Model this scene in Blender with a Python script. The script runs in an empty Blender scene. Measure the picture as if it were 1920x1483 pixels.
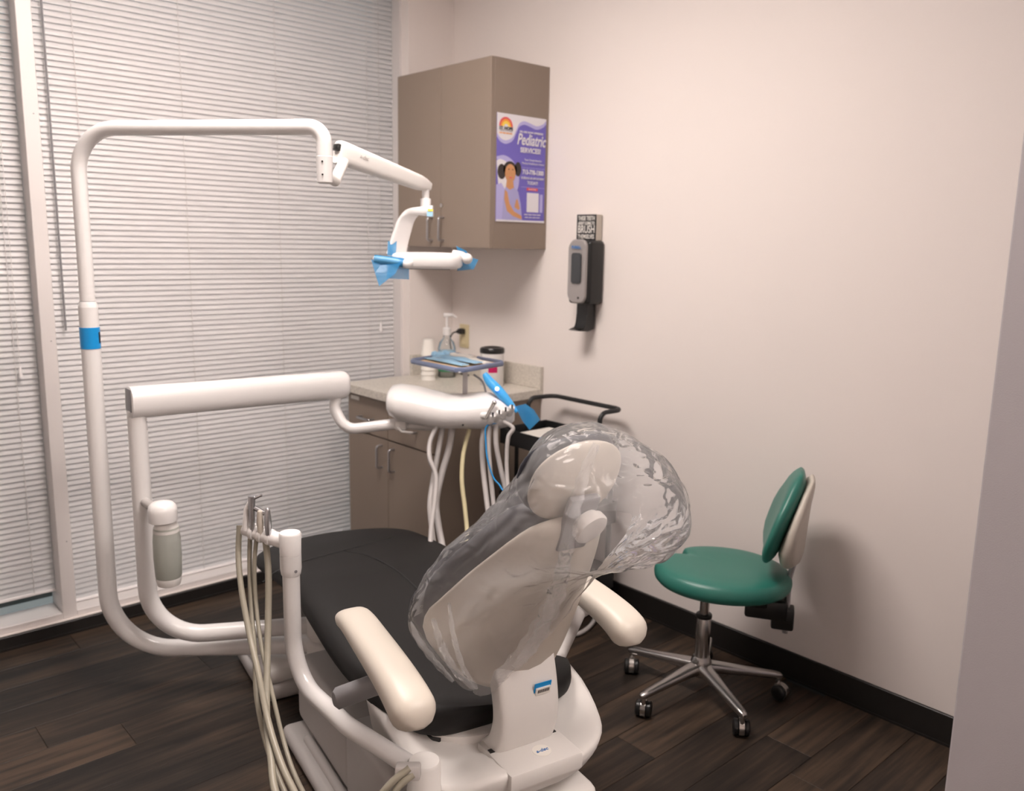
import bpy, bmesh, math, random
from mathutils import Vector, Matrix
random.seed(7)
PI = math.pi
S = bpy.context.scene
COL = S.collection

# ------------------------------------------------------------------ camera
CAM = Vector((-2.6507, -3.4008, 1.5163)); YAW, PIT, ROL, FPX = .7342, -.1776, .0188, 1596.05
FW = Vector((math.sin(YAW)*math.cos(PIT), math.cos(YAW)*math.cos(PIT), math.sin(PIT)))
R0 = FW.cross(Vector((0, 0, 1))).normalized(); U0 = R0.cross(FW)
RT = R0*math.cos(ROL)+U0*math.sin(ROL); UP = -R0*math.sin(ROL)+U0*math.cos(ROL)
cd_ = bpy.data.cameras.new('camera'); cam = bpy.data.objects.new('camera', cd_); COL.objects.link(cam)
cam.matrix_world = Matrix(((RT.x, UP.x, -FW.x, CAM.x), (RT.y, UP.y, -FW.y, CAM.y), (RT.z, UP.z, -FW.z, CAM.z), (0, 0, 0, 1)))
cd_.sensor_width = 36; cd_.lens = 36*FPX/1920; cd_.clip_start = .02
cd_.dof.use_dof = True; cd_.dof.focus_distance = 1.95; cd_.dof.aperture_fstop = 3.2
S.camera = cam
# ------------------------------------------------------------------ world, exposure
S.view_settings.view_transform = 'Standard'; S.view_settings.look = 'None'
S.view_settings.gamma = 1; S.view_settings.use_curve_mapping = False
S.view_settings.exposure = 0.0
w = bpy.data.worlds.new('world'); S.world = w; w.use_nodes = True
w.node_tree.nodes['Background'].inputs[0].default_value = (.80, .95, 1, 1)
w.node_tree.nodes['Background'].inputs[1].default_value = .45
LAMP_POWER = 30.0          # strength of the ceiling light diffusers
LAMP_COL = (1.0, .90, .845)

def ray(x, y): return FW+RT*((x-960)/FPX)-UP*((y-741.5)/FPX)
def dep(x, y, D): return CAM+ray(x, y)*D
def onz(x, y, z): d = ray(x, y); return CAM+d*((z-CAM.z)/d.z)
def onx(x, y, X): d = ray(x, y); return CAM+d*((X-CAM.x)/d.x)
def ony(x, y, Y): d = ray(x, y); return CAM+d*((Y-CAM.y)/d.y)

# ------------------------------------------------------------------ materials
def mat(name, col, rough=.5, metal=0, spec=.5, bump=0, bscale=200, var=0, vscale=8, emit=0, trans=0, coat=0):
    m = bpy.data.materials.new(name); m.use_nodes = True
    nt = m.node_tree; b = nt.nodes['Principled BSDF']
    b.inputs['Base Color'].default_value = (*col, 1); b.inputs['Roughness'].default_value = rough
    b.inputs['Metallic'].default_value = metal; b.inputs['Specular IOR Level'].default_value = spec
    b.inputs['Coat Weight'].default_value = coat
    if emit:
        b.inputs['Emission Color'].default_value = (*col, 1); b.inputs['Emission Strength'].default_value = emit
    tc = nt.nodes.new('ShaderNodeTexCoord')
    if bump:
        n = nt.nodes.new('ShaderNodeTexNoise'); n.inputs['Scale'].default_value = bscale
        bu = nt.nodes.new('ShaderNodeBump'); bu.inputs['Strength'].default_value = bump; bu.inputs['Distance'].default_value = .002
        nt.links.new(tc.outputs['Object'], n.inputs['Vector'])
        nt.links.new(n.outputs['Fac'], bu.inputs['Height']); nt.links.new(bu.outputs['Normal'], b.inputs['Normal'])
    if var:
        n = nt.nodes.new('ShaderNodeTexNoise'); n.inputs['Scale'].default_value = vscale; n.inputs['Detail'].default_value = 5
        mx = nt.nodes.new('ShaderNodeMix'); mx.data_type = 'RGBA'
        mx.inputs[6].default_value = (*[c*(1-var) for c in col], 1); mx.inputs[7].default_value = (*[min(1, c*(1+var)) for c in col], 1)
        nt.links.new(tc.outputs['Object'], n.inputs['Vector'])
        nt.links.new(n.outputs['Fac'], mx.inputs[0]); nt.links.new(mx.outputs[2], b.inputs['Base Color'])
    return m
def thin(name, col, alpha, rough=.2, gloss=.25, bump=0):   # thin see-through sheet
    m = bpy.data.materials.new(name); m.use_nodes = True; nt = m.node_tree
    for n in list(nt.nodes): nt.nodes.remove(n)
    o = nt.nodes.new('ShaderNodeOutputMaterial'); tr = nt.nodes.new('ShaderNodeBsdfTransparent')
    tr.inputs[0].default_value = (*[.35*c+.65 for c in col], 1)
    d = nt.nodes.new('ShaderNodeBsdfDiffuse'); d.inputs[0].default_value = (*col, 1)
    t = nt.nodes.new('ShaderNodeBsdfTranslucent'); t.inputs[0].default_value = (*col, 1)
    g = nt.nodes.new('ShaderNodeBsdfGlossy'); g.inputs['Roughness'].default_value = rough
    m1 = nt.nodes.new('ShaderNodeMixShader'); m2 = nt.nodes.new('ShaderNodeMixShader'); m3 = nt.nodes.new('ShaderNodeMixShader')
    m1.inputs[0].default_value = .5; nt.links.new(d.outputs[0], m1.inputs[1]); nt.links.new(t.outputs[0], m1.inputs[2])
    m2.inputs[0].default_value = alpha; nt.links.new(tr.outputs[0], m2.inputs[1]); nt.links.new(m1.outputs[0], m2.inputs[2])
    lw = nt.nodes.new('ShaderNodeLayerWeight'); lw.inputs[0].default_value = gloss
    nt.links.new(lw.outputs['Fresnel'], m3.inputs[0]); nt.links.new(m2.outputs[0], m3.inputs[1]); nt.links.new(g.outputs[0], m3.inputs[2])
    nt.links.new(m3.outputs[0], o.inputs[0])
    if bump:
        tc = nt.nodes.new('ShaderNodeTexCoord'); n = nt.nodes.new('ShaderNodeTexNoise'); n.inputs['Scale'].default_value = 13; n.inputs['Detail'].default_value = 3
        n.inputs['Distortion'].default_value = 2.0; n.noise_type = 'RIDGED_MULTIFRACTAL'
        bu = nt.nodes.new('ShaderNodeBump'); bu.inputs['Strength'].default_value = bump; bu.inputs['Distance'].default_value = .02
        nt.links.new(tc.outputs['Object'], n.inputs['Vector']); nt.links.new(n.outputs['Fac'], bu.inputs['Height'])
        for q in (g, d, t, lw): nt.links.new(bu.outputs['Normal'], q.inputs['Normal'])
    return m
M = {}
M['wall'] = mat('wall_paint', (.82, .755, .72), .75, bump=.12, bscale=350)
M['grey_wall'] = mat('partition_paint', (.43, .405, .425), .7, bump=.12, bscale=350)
M['ceiling'] = mat('ceiling_tile', (.82, .80, .78), .9)
M['base'] = mat('baseboard_vinyl', (.012, .010, .009), .45)
M['frame'] = mat('window_frame_aluminium', (.70, .66, .645), .45)
M['slat'] = mat('blind_slat', (.93, .90, .895), .4)
M['white'] = mat('white_enamel', (.76, .74, .73), .28, coat=.25)
M['offwhite'] = mat('offwhite_plastic', (.70, .675, .65), .38)
M['cream'] = mat('cream_plastic', (.565, .515, .45), .42)
M['grey_plastic'] = mat('grey_plastic', (.46, .435, .42), .5)
M['mid_grey'] = mat('mid_grey_metal', (.22, .215, .225), .4)
M['black_vinyl'] = mat('black_vinyl', (.0085, .0076, .0074), .58, spec=.3, bump=.15, bscale=500)
M['navy_vinyl'] = mat('navy_black_vinyl', (.012, .013, .024), .42, bump=.15, bscale=500)
M['seam'] = mat('seam_thread', (.006, .006, .006), .6)
M['black'] = mat('black_plastic', (.010, .010, .010), .32)
M['black_metal'] = mat('black_powder_coat', (.012, .012, .013), .5)
M['teal'] = mat('teal_vinyl', (.026, .165, .13), .38, bump=.1, bscale=400)
M['chrome'] = mat('chrome', (.62, .60, .58), .22, 1)
M['alu'] = mat('polished_aluminium', (.48, .46, .45), .3, 1)
M['steel'] = mat('brushed_steel', (.5, .5, .52), .3, 1)
M['taupe'] = mat('taupe_laminate', (.262, .205, .163), .5, var=.05, vscale=3)
M['stone'] = mat('speckled_countertop', (.62, .575, .51), .4, var=.4, vscale=110)
M['beige'] = mat('beige_plastic', (.68, .58, .36), .4)
M['hose_beige'] = mat('beige_hose', (.29, .265, .21), .4)
M['hose_grey'] = mat('grey_hose', (.43, .405, .395), .45)
M['hose_yellow'] = mat('yellowed_hose', (.55, .49, .30), .4)
M['blue_tape'] = mat('blue_tape', (.0, .27, .66), .3)
M['blue_film'] = thin('blue_barrier_film', (.10, .50, .86), .5, .15, .2)
M['blue'] = mat('blue_wrap', (.05, .38, .80), .35)
M['pale_blue'] = mat('pale_blue_pouch', (.36, .62, .84), .35)
M['peach'] = mat('peach_liner', (.85, .60, .38), .6)
M['tray_edge'] = mat('blue_grey_tray', (.17, .21, .33), .35)
M['paper'] = mat('white_paper', (.80, .77, .72), .7)
M['pink'] = mat('pink_label', (.85, .03, .22), .5)
M['green'] = mat('green_label', (.02, .25, .10), .5)
M['silver'] = mat('silver_plastic', (.36, .335, .325), .38, .25)
M['dark_glass'] = mat('dark_window_plastic', (.045, .05, .055), .15)
M['ink'] = mat('dark_ink', (.015, .015, .018), .6)
M['logo_blue'] = mat('logo_blue', (.05, .18, .45), .5)
M['logo_grey'] = mat('logo_grey', (.38, .35, .33), .5)
M['ground'] = mat('dark_mulch', (.03, .028, .022), .9, var=.3, vscale=12)
M['led'] = mat('blue_led', (.25, .28, 1.0), .3, emit=6)
M['bag'] = thin('clear_plastic_bag', (.97, .97, .98), .23, .10, .17, bump=.55)
M['frost'] = thin('frosted_bottle', (.74, .76, .71), .82, .3, .15)
M['clear'] = thin('clear_plastic', (.85, .87, .85), .15, .1, .2)
M['glass'] = thin('window_glass', (.9, .95, .95), .02, .02, .15)
M['diffuser'] = mat('light_diffuser', LAMP_COL, .6, emit=LAMP_POWER)
M['purple'] = mat('poster_purple', (.165, .135, .52), .55)
M['lavender'] = mat('poster_lavender', (.47, .44, .76), .55)
M['poster_white'] = mat('poster_white', (.78, .76, .80), .55)
M['skin_print'] = mat('poster_skin', (.62, .30, .13), .55)
M['hair_print'] = mat('poster_hair', (.035, .025, .022), .55)
M['dress_print'] = mat('poster_dress', (.40, .38, .66), .55)
M['red_print'] = mat('poster_red', (.75, .10, .12), .55)
M['orange_print'] = mat('poster_orange', (.9, .35, .05), .55)
M['yellow_print'] = mat('poster_yellow', (.92, .66, .10), .55)
M['mid_print'] = mat('poster_midtone', (.30, .27, .64), .55)

def wood(name):
    m = bpy.data.materials.new(name); m.use_nodes = True; nt = m.node_tree; b = nt.nodes['Principled BSDF']
    tc = nt.nodes.new('ShaderNodeTexCoord'); mp = nt.nodes.new('ShaderNodeMapping'); oi = nt.nodes.new('ShaderNodeObjectInfo')
    mp.inputs['Scale'].default_value = (1.6, 26, 1)
    add = nt.nodes.new('ShaderNodeVectorMath'); add.operation = 'ADD'
    sc = nt.nodes.new('ShaderNodeVectorMath'); sc.operation = 'SCALE'; sc.inputs[0].default_value = (37, 53, 11)
    nt.links.new(oi.outputs['Random'], sc.inputs['Scale']); nt.links.new(tc.outputs['Object'], mp.inputs[0])
    nt.links.new(mp.outputs[0], add.inputs[0]); nt.links.new(sc.outputs[0], add.inputs[1])
    n = nt.nodes.new('ShaderNodeTexNoise'); n.inputs['Scale'].default_value = 1.5; n.inputs['Detail'].default_value = 7; n.inputs['Roughness'].default_value = .62
    nt.links.new(add.outputs[0], n.inputs['Vector'])
    n2 = nt.nodes.new('ShaderNodeTexNoise'); n2.inputs['Scale'].default_value = 3.2; n2.inputs['Detail'].default_value = 3
    nt.links.new(tc.outputs['Object'], n2.inputs['Vector'])
    cr = nt.nodes.new('ShaderNodeValToRGB'); e = cr.color_ramp.elements
    e[0].position = .30; e[0].color = (.011, .0080, .0062, 1); e[1].position = .72; e[1].color = (.075, .048, .031, 1)
    k = e.new(.5); k.color = (.030, .0205, .0148, 1)
    a = nt.nodes.new('ShaderNodeMath'); a.operation = 'ADD'; a2 = nt.nodes.new('ShaderNodeMath'); a2.operation = 'MULTIPLY_ADD'
    a2.inputs[1].default_value = .22; a2.inputs[2].default_value = -.11; nt.links.new(oi.outputs['Random'], a2.inputs[0])
    a3 = nt.nodes.new('ShaderNodeMath'); a3.operation = 'MULTIPLY_ADD'; a3.inputs[1].default_value = .35; a3.inputs[2].default_value = -.175
    nt.links.new(n2.outputs['Fac'], a3.inputs[0])
    a4 = nt.nodes.new('ShaderNodeMath'); a4.operation = 'ADD'
    nt.links.new(n.outputs['Fac'], a.inputs[0]); nt.links.new(a2.outputs[0], a.inputs[1])
    nt.links.new(a.outputs[0], a4.inputs[0]); nt.links.new(a3.outputs[0], a4.inputs[1])
    nt.links.new(a4.outputs[0], cr.inputs[0]); nt.links.new(cr.outputs[0], b.inputs['Base Color'])
    b.inputs['Roughness'].default_value = .5; b.inputs['Specular IOR Level'].default_value = .35
    bu = nt.nodes.new('ShaderNodeBump'); bu.inputs['Strength'].default_value = .15; bu.inputs['Distance'].default_value = .002
    nt.links.new(n.outputs['Fac'], bu.inputs['Height']); nt.links.new(bu.outputs['Normal'], b.inputs['Normal'])
    return m
M['wood'] = wood('dark_wood_plank')

# ------------------------------------------------------------------ helpers
WM = {}
def thing(name, label, cat, loc=(0, 0, 0), rotz=0, group=None):
    o = bpy.data.objects.new(name, None); COL.objects.link(o); o.empty_display_size = .1
    o.location = loc; o.rotation_euler = (0, 0, rotz)
    WM[o.name] = Matrix.Translation(Vector(loc)) @ Matrix.Rotation(rotz, 4, 'Z')
    o['label'] = label; o['category'] = cat
    if group: o['group'] = group
    return o
def mk(name, bm, m, parent=None, local=False, smooth=True, label=None, cat=None, kind=None, group=None, angle=40):
    """bm in world coordinates unless local"""
    if parent is not None:
        W = WM[parent.name]
        if not local: bm.transform(W.inverted())
    else: W = Matrix.Identity(4)
    bmesh.ops.recalc_face_normals(bm, faces=bm.faces[:])
    me = bpy.data.meshes.new(name); bm.to_mesh(me); bm.free()
    me.materials.append(M[m] if isinstance(m, str) else m)
    if smooth:
        for p in me.polygons: p.use_smooth = True
        try: me.set_sharp_from_angle(angle=math.radians(angle))
        except Exception: pass
    o = bpy.data.objects.new(name, me); COL.objects.link(o)
    if parent is None and not local:          # put the origin at the base of the mesh
        xs = [v.co for v in me.vertices]
        b = Vector(((min(v.x for v in xs)+max(v.x for v in xs))/2, (min(v.y for v in xs)+max(v.y for v in xs))/2, min(v.z for v in xs)))
        me.transform(Matrix.Translation(-b)); o.location = b; W = Matrix.Translation(b)
    if parent is not None: o.parent = parent
    WM[o.name] = W
    if label: o['label'] = label
    if cat: o['category'] = cat
    if kind: o['kind'] = kind
    if group: o['group'] = group
    return o
def merge(*bms):
    out = bms[0]
    for b in bms[1:]:
        me = bpy.data.meshes.new('t'); b.to_mesh(me); b.free(); out.from_mesh(me); bpy.data.meshes.remove(me)
    return out
def box(x0, x1, y0, y1, z0, z1, r=0, seg=2):
    bm = bmesh.new(); bmesh.ops.create_cube(bm, size=1)
    bm.transform(Matrix.Translation(((x0+x1)/2, (y0+y1)/2, (z0+z1)/2)) @ Matrix.Diagonal((abs(x1-x0), abs(y1-y0), abs(z1-z0), 1)))
    if r: bmesh.ops.bevel(bm, geom=bm.edges[:], offset=r, segments=seg, profile=.5, affect='EDGES', clamp_overlap=True)
    return bm
def obox(c, ax, ay, az, sx, sy, sz, r=0, seg=2):
    """box with axes"""
    bm = box(-sx/2, sx/2, -sy/2, sy/2, -sz/2, sz/2, r, seg)
    ax, ay, az = [Vector(a).normalized() for a in (ax, ay, az)]
    T = Matrix(((ax.x, ay.x, az.x, c[0]), (ax.y, ay.y, az.y, c[1]), (ax.z, ay.z, az.z, c[2]), (0, 0, 0, 1)))
    bm.transform(T); return bm
def fillet(pts, rad, seg=10):
    pts = [Vector(p) for p in pts]
    if not isinstance(rad, (list, tuple)): rad = [rad]*len(pts)
    out = [pts[0]]
    for i in range(1, len(pts)-1):
        a, b, c = pts[i-1], pts[i], pts[i+1]
        d1 = (a-b).normalized(); d2 = (c-b).normalized(); ang = d1.angle(d2)
        if rad[i] <= 0 or ang > PI-.01: out.append(b); continue
        L = min(rad[i]/math.tan(ang/2), .49*(a-b).length if i > 1 else .95*(a-b).length, .49*(c-b).length if i < len(pts)-2 else .95*(c-b).length)
        r = L*math.tan(ang/2)
        cen = b+(d1+d2).normalized()*(r/math.sin(ang/2))
        s, e = b+d1*L-cen, b+d2*L-cen
        tot = s.angle(e); ax = s.cross(e).normalized()
        for k in range(seg+1): out.append(cen+Matrix.Rotation(tot*k/seg, 3, ax) @ s)
    out.append(pts[-1]); return out
def catmull(pts, n=8):
    P = [Vector(p) for p in pts]; P = [2*P[0]-P[1]]+P+[2*P[-1]-P[-2]]; out = []
    for i in range(1, len(P)-2):
        for k in range(n):
            t = k/n; a, b, c, d = P[i-1:i+3]
            out.append(.5*((2*b)+(c-a)*t+(2*a-5*b+4*c-d)*t*t+(3*b-a-3*c+d)*t**3))
    out.append(P[-2]); return out
def frames(path):
    T = []
    for i in range(len(path)):
        a = path[max(i-1, 0)]; b = path[min(i+1, len(path)-1)]; T.append((b-a).normalized())
    up = Vector((0, 0, 1)) if abs(T[0].z) < .9 else Vector((1, 0, 0))
    n = (up-T[0]*up.dot(T[0])).normalized(); F = []
    for t in T:
        n = (n-t*n.dot(t)).normalized(); F.append((t, n, t.cross(n)))
    return F
def sweep(path, r, n=14, caps=True):
    """tube; r number or function of 0..1"""
    path = [Vector(p) for p in path]; F = frames(path); bm = bmesh.new(); rings = []
    for i, (p, (t, a, b)) in enumerate(zip(path, F)):
        rr = r(i/(len(path)-1)) if callable(r) else r
        rings.append([bm.verts.new(p+(a*math.cos(2*PI*k/n)+b*math.sin(2*PI*k/n))*rr) for k in range(n)])
    for i in range(len(rings)-1):
        for k in range(n): bm.faces.new((rings[i][k], rings[i][(k+1) % n], rings[i+1][(k+1) % n], rings[i+1][k]))
    if caps: bm.faces.new(rings[0][::-1]); bm.faces.new(rings[-1])
    return bm
def cyl(a, b, r, r2=None, n=24, bev=0):
    a, b = Vector(a), Vector(b); r2 = r if r2 is None else r2
    if not bev: return sweep([a, b], lambda t: r+(r2-r)*t, n)
    d = (b-a).normalized(); L = (b-a).length
    return lathe(a, d, [(0, r-bev), (bev*.3, r-bev*.3), (bev, r), (L-bev, r2), (L-bev*.3, r2-bev*.3), (L, r2-bev)], n)
def lathe(o, d, prof, n=24):
    """prof list of (height,radius) along direction d"""
    o, d = Vector(o), Vector(d).normalized(); up = Vector((0, 0, 1)) if abs(d.z) < .9 else Vector((1, 0, 0))
    a = (up-d*up.dot(d)).normalized(); b = d.cross(a); bm = bmesh.new(); rings = []
    for h, r in prof: rings.append([bm.verts.new(o+d*h+(a*math.cos(2*PI*k/n)+b*math.sin(2*PI*k/n))*max(r, 1e-4)) for k in range(n)])
    for i in range(len(rings)-1):
        for k in range(n): bm.faces.new((rings[i][k], rings[i][(k+1) % n], rings[i+1][(k+1) % n], rings[i+1][k]))
    bm.faces.new(rings[0][::-1]); bm.faces.new(rings[-1]); return bm
def loft(rings, cap=True):
    bm = bmesh.new(); R = [[bm.verts.new(p) for p in r] for r in rings]; n = len(R[0])
    for i in range(len(R)-1):
        for k in range(n): bm.faces.new((R[i][k], R[i][(k+1) % n], R[i+1][(k+1) % n], R[i+1][k]))
    if cap: bm.faces.new(R[0][::-1]); bm.faces.new(R[-1])
    return bm
def sup(t, e):    # superellipse cos/sin
    c, s = math.cos(t), math.sin(t)
    return math.copysign(abs(c)**(2/e), c), math.copysign(abs(s)**(2/e), s)
def ball(c, r, n=16, sx=1, sy=1, sz=1):
    bm = bmesh.new(); bmesh.ops.create_uvsphere(bm, u_segments=n, v_segments=n//2, radius=r)
    bm.transform(Matrix.Translation(c) @ Matrix.Diagonal((sx, sy, sz, 1))); return bm
def prism(pts, vec):
    """planar polygon pts extruded by vec"""
    bm = bmesh.new(); vec = Vector(vec); a = [bm.verts.new(Vector(p)) for p in pts]; b = [bm.verts.new(Vector(p)+vec) for p in pts]
    bm.faces.new(a[::-1]); bm.faces.new(b); n = len(a)
    for k in range(n): bm.faces.new((a[k], a[(k+1) % n], b[(k+1) % n], b[k]))
    return bm
def interp(x, tab):
    if x <= tab[0][0]: return tab[0][1]
    for (a, va), (b, vb) in zip(tab, tab[1:]):
        if x <= b:
            t = (x-a)/(b-a); t = t*t*(3-2*t) if False else t
            return va+(vb-va)*t
    return tab[-1][1]
def smooth_tab(tab, n=64):
    P = catmull([(a, b, 0) for a, b in tab], n//len(tab)+2); return [(p.x, p.y) for p in P]
def text(s, size, m, parent, O, X, Y, name='lettering', align='CENTER', shear=0, width=None, bold=0, extr=.0003):
    """flat lettering: O centre of the line, X reading direction, Y up; world coords"""
    cu = bpy.data.curves.new('t', 'FONT'); cu.body = s; cu.size = size; cu.align_x = align; cu.align_y = 'CENTER'
    cu.shear = shear; cu.offset = bold; cu.extrude = extr; cu.resolution_u = 3
    ob = bpy.data.objects.new('t', cu); COL.objects.link(ob)
    dg = bpy.context.evaluated_depsgraph_get(); dg.update(); me = bpy.data.meshes.new_from_object(ob.evaluated_get(dg))
    bpy.data.objects.remove(ob); bm = bmesh.new(); bm.from_mesh(me); bpy.data.meshes.remove(me)
    if width:
        xs = [v.co.x for v in bm.verts]; k = width/(max(xs)-min(xs)); bm.transform(Matrix.Diagonal((k, 1, 1, 1)))
    X, Y = Vector(X).normalized(), Vector(Y).normalized(); Z = X.cross(Y)
    bm.transform(Matrix(((X.x, Y.x, Z.x, O[0]), (X.y, Y.y, Z.y, O[1]), (X.z, Y.z, Z.z, O[2]), (0, 0, 0, 1))))
    me = bpy.data.meshes.new(name)
    if parent is not None: bm.transform(WM[parent.name].inverted())
    bm.to_mesh(me); bm.free(); me.materials.append(M[m]); o = bpy.data.objects.new(name, me); COL.objects.link(o)
    o.parent = parent; WM[o.name] = WM[parent.name]; return o

# ================================================================== the room
XL, YF, H = -3.9, -4.8, 2.86      # room extents
fl = mk('floor', box(XL, .0, YF, 0.0, -.06, -.004), 'base', kind='structure', smooth=False)
pw, pl = .152, 1.22
pm = {}
yy = 0.0; row = 0
while yy > YF+.001:
    y1 = max(yy-pw, YF); x = XL-random.random()*pl
    while x < 0:
        xa, xb = max(x, XL), min(x+pl, 0.0)
        if xb-xa > .03:
            key = (round(xb-xa, 3), round(yy-y1, 3))
            if key not in pm:
                bm = box(-(xb-xa)/2+.0006, (xb-xa)/2-.0006, -(yy-y1)/2+.0006, (yy-y1)/2-.0006, -.004, 0, .0008, 1)
                me = bpy.data.meshes.new('plank'); bm.to_mesh(me); bm.free(); me.materials.append(M['wood']); pm[key] = me
            o = bpy.data.objects.new('plank', pm[key]); COL.objects.link(o); o.parent = fl
            o.location = Vector(((xa+xb)/2, (yy+y1)/2, 0))-fl.location
        x += pl
    yy -= pw
mk('ceiling', box(XL, .0, YF, .0, H, H+.06), 'ceiling', kind='structure', smooth=False)
mk('wall_right', box(.0, .12, YF, .30, 0, H), 'wall', kind='structure', smooth=False)
mk('wall_left', box(XL-.12, XL, YF, .30, 0, H), 'wall', kind='structure', smooth=False)
mk('wall_front', box(XL, 0, YF-.12, YF, 0, H), 'wall', kind='structure', smooth=False)
XJ = -.261
wb = box(XJ, 0, 0, .30, 0, H)                             # strip between window and corner
mk('wall_back', merge(wb, box(XL, XJ, 0, .30, 2.80, H), box(XL, XJ, .02, .30, 0, .052)), 'wall', kind='structure', smooth=False)
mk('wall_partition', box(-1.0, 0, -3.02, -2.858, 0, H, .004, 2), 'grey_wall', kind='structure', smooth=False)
BBH = .1
mk('baseboard_right', merge(box(-.012, 0, -2.858, -.0, 0, BBH, .002, 1), box(-.016, 0, -2.858, 0, 0, .008)), 'base', kind='structure', smooth=False)
mk('baseboard_back', merge(box(XL, XJ, .006, .02, 0, .050, .002, 1), box(XL, XJ, -.004, .02, 0, .008)), 'base', kind='structure', smooth=False)
mk('baseboard_partition', box(-1.012, -.012, -3.032, -2.846, 0, .0, 0) if False else merge(box(-1.010, -1.0, -3.03, -2.87, 0, BBH), box(-1.0, -.013, -2.858, -2.848, 0, BBH)), 'base', kind='structure', smooth=False)

# ------------------------------------------------------------------ window: frame, glass
MX0, MX1 = -1.862, -1.812
YW = .055                                                  # front of mullions
win = mk('window_1', merge(box(MX1, XJ, YW-.02, .18, .052, .075, .002, 1), box(MX1, XJ, YW, .18, 2.74, 2.80)), 'frame', kind='structure', smooth=False)
mk('window_jamb', box(XJ-.012, XJ, YW, .18, .052, 2.80), 'frame', win, smooth=False)
mk('mullion', box(MX0, MX1, YW-.02, .18, .052, 2.80, .002, 1), 'frame', win, smooth=False)
for z in (1.93, 1.13, .36):
    for dx in (.012,):
        mk('screw', cyl((MX1-dx-.006, YW-.021, z), (MX1-dx-.006, YW-.0195, z), .0022, n=10), 'mid_grey', win)
mk('glass_pane', box(MX1, XJ-.012, .165, .169, .075, 2.74), 'glass', win, smooth=False)
win2 = mk('window_2', merge(box(XL, MX0, YW-.02, .18, .052, .078, .002, 1), box(XL, MX0, YW, .18, 2.74, 2.80)), 'frame', kind='structure', smooth=False)
mk('glass_pane', box(XL, MX0, .165, .169, .078, 2.74), 'glass', win2, smooth=False)

mk('ground_outside', box(-9, 6, .31, 14, -.30, -.22), 'ground', kind='structure', smooth=False)

def blind(x0, x1, zbot, label, tilt, cords, wand):
    yb = .118
    t = thing('mini_blind', label, 'blind', ((x0+x1)/2, yb, zbot))
    mk('headrail', box(x0, x1, yb-.018, yb+.018, 2.70, 2.74), 'slat', t, smooth=False)
    mk('bottom_rail', box(x0, x1, yb-.011, yb+.011, zbot, zbot+.012, .003, 2), 'slat', t)
    # one curved slat, shared
    bm = bmesh.new(); hw = .0127; L = x1-x0; rows = []
    for k in range(6):
        s = -1+2*k/5; y = s*hw; z = .0016*(1-s*s)
        yy_ = y*math.cos(tilt)-z*math.sin(tilt); zz_ = y*math.sin(tilt)+z*math.cos(tilt)
        rows.append((bm.verts.new((-L/2, yy_, zz_)), bm.verts.new((L/2, yy_, zz_))))
    for a, b in zip(rows, rows[1:]): bm.faces.new((a[0], a[1], b[1], b[0]))
    bmesh.ops.solidify(bm, geom=bm.faces[:], thickness=.0004)
    me = bpy.data.meshes.new('slat'); bm.to_mesh(me); bm.free(); me.materials.append(M['slat'])
    for p in me.polygons: p.use_smooth = True
    me.set_sharp_from_angle(angle=math.radians(40))
    z = zbot+.022; i = 0
    while z < 2.695:
        o = bpy.data.objects.new('slat', me); COL.objects.link(o); o.parent = t; o.location = (0, 0, z-zbot); z += .0213
    for xc in cords: mk('ladder_cord', cyl((xc, yb-.0135, zbot+.01), (xc, yb-.0135, 2.70), .0011, n=6), 'frame', t)
    for (xc, zc, kind) in wand:
        if kind == 'wand':
            mk('tilt_wand', cyl((xc, yb-.026, zc), (xc, yb-.022, 2.70), .0035, n=8), 'mid_grey', t)
        else:
            mk('pull_cord', cyl((xc, yb-.024, zc+.03), (xc, yb-.022, 2.70), .0011, n=6), 'frame', t)
            mk('tassel', lathe((xc, yb-.024, zc-.01), (0, 0, 1), [(0, .006), (.03, .0045), (.04, .002)], 10), 'slat', t)
    return t
xw = lambda x, y: ony(x, y, .10).x
blind(MX1+.002, XJ-.013, .078, 'white mini blind hung across the wide window beside the wall cabinet', 1.13,
      [xw(160, 400), xw(352, 400), xw(525, 400), xw(690, 300)], [(xw(118, 560), 1.16, 'wand'), (xw(713, 617), ony(713, 617, .1).z, 'cord')])
blind(XL+.01, MX0-.002, .145, 'white mini blind at left edge, stopping short of the sill', 1.06,
      [xw(22, 600), -2.4, -3.2], [(xw(38, 700), ony(38, 702, .1).z, 'cord')])

# ------------------------------------------------------------------ ceiling lights (out of frame)
def troffer(x, y, label):
    t = thing('ceiling_light', label, 'ceiling light', (x, y, H-.03), 0, 'ceiling panels')
    mk('frame', merge(box(x-.31, x+.31, y-.61, y-.59, H-.03, H), box(x-.31, x+.31, y+.59, y+.61, H-.03, H), box(x-.31, x-.29, y-.59, y+.59, H-.03, H), box(x+.29, x+.31, y-.59, y+.59, H-.03, H)), 'white', t, smooth=False)
    mk('diffuser', box(x-.29, x+.29, y-.59, y+.59, H-.02, H-.012), 'diffuser', t, smooth=False)
troffer(-1.58, -1.38, 'white ceiling light panel above the dental chair')

troffer(-1.15, -4.0, 'white ceiling light panel in the passage behind the viewer')

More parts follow.
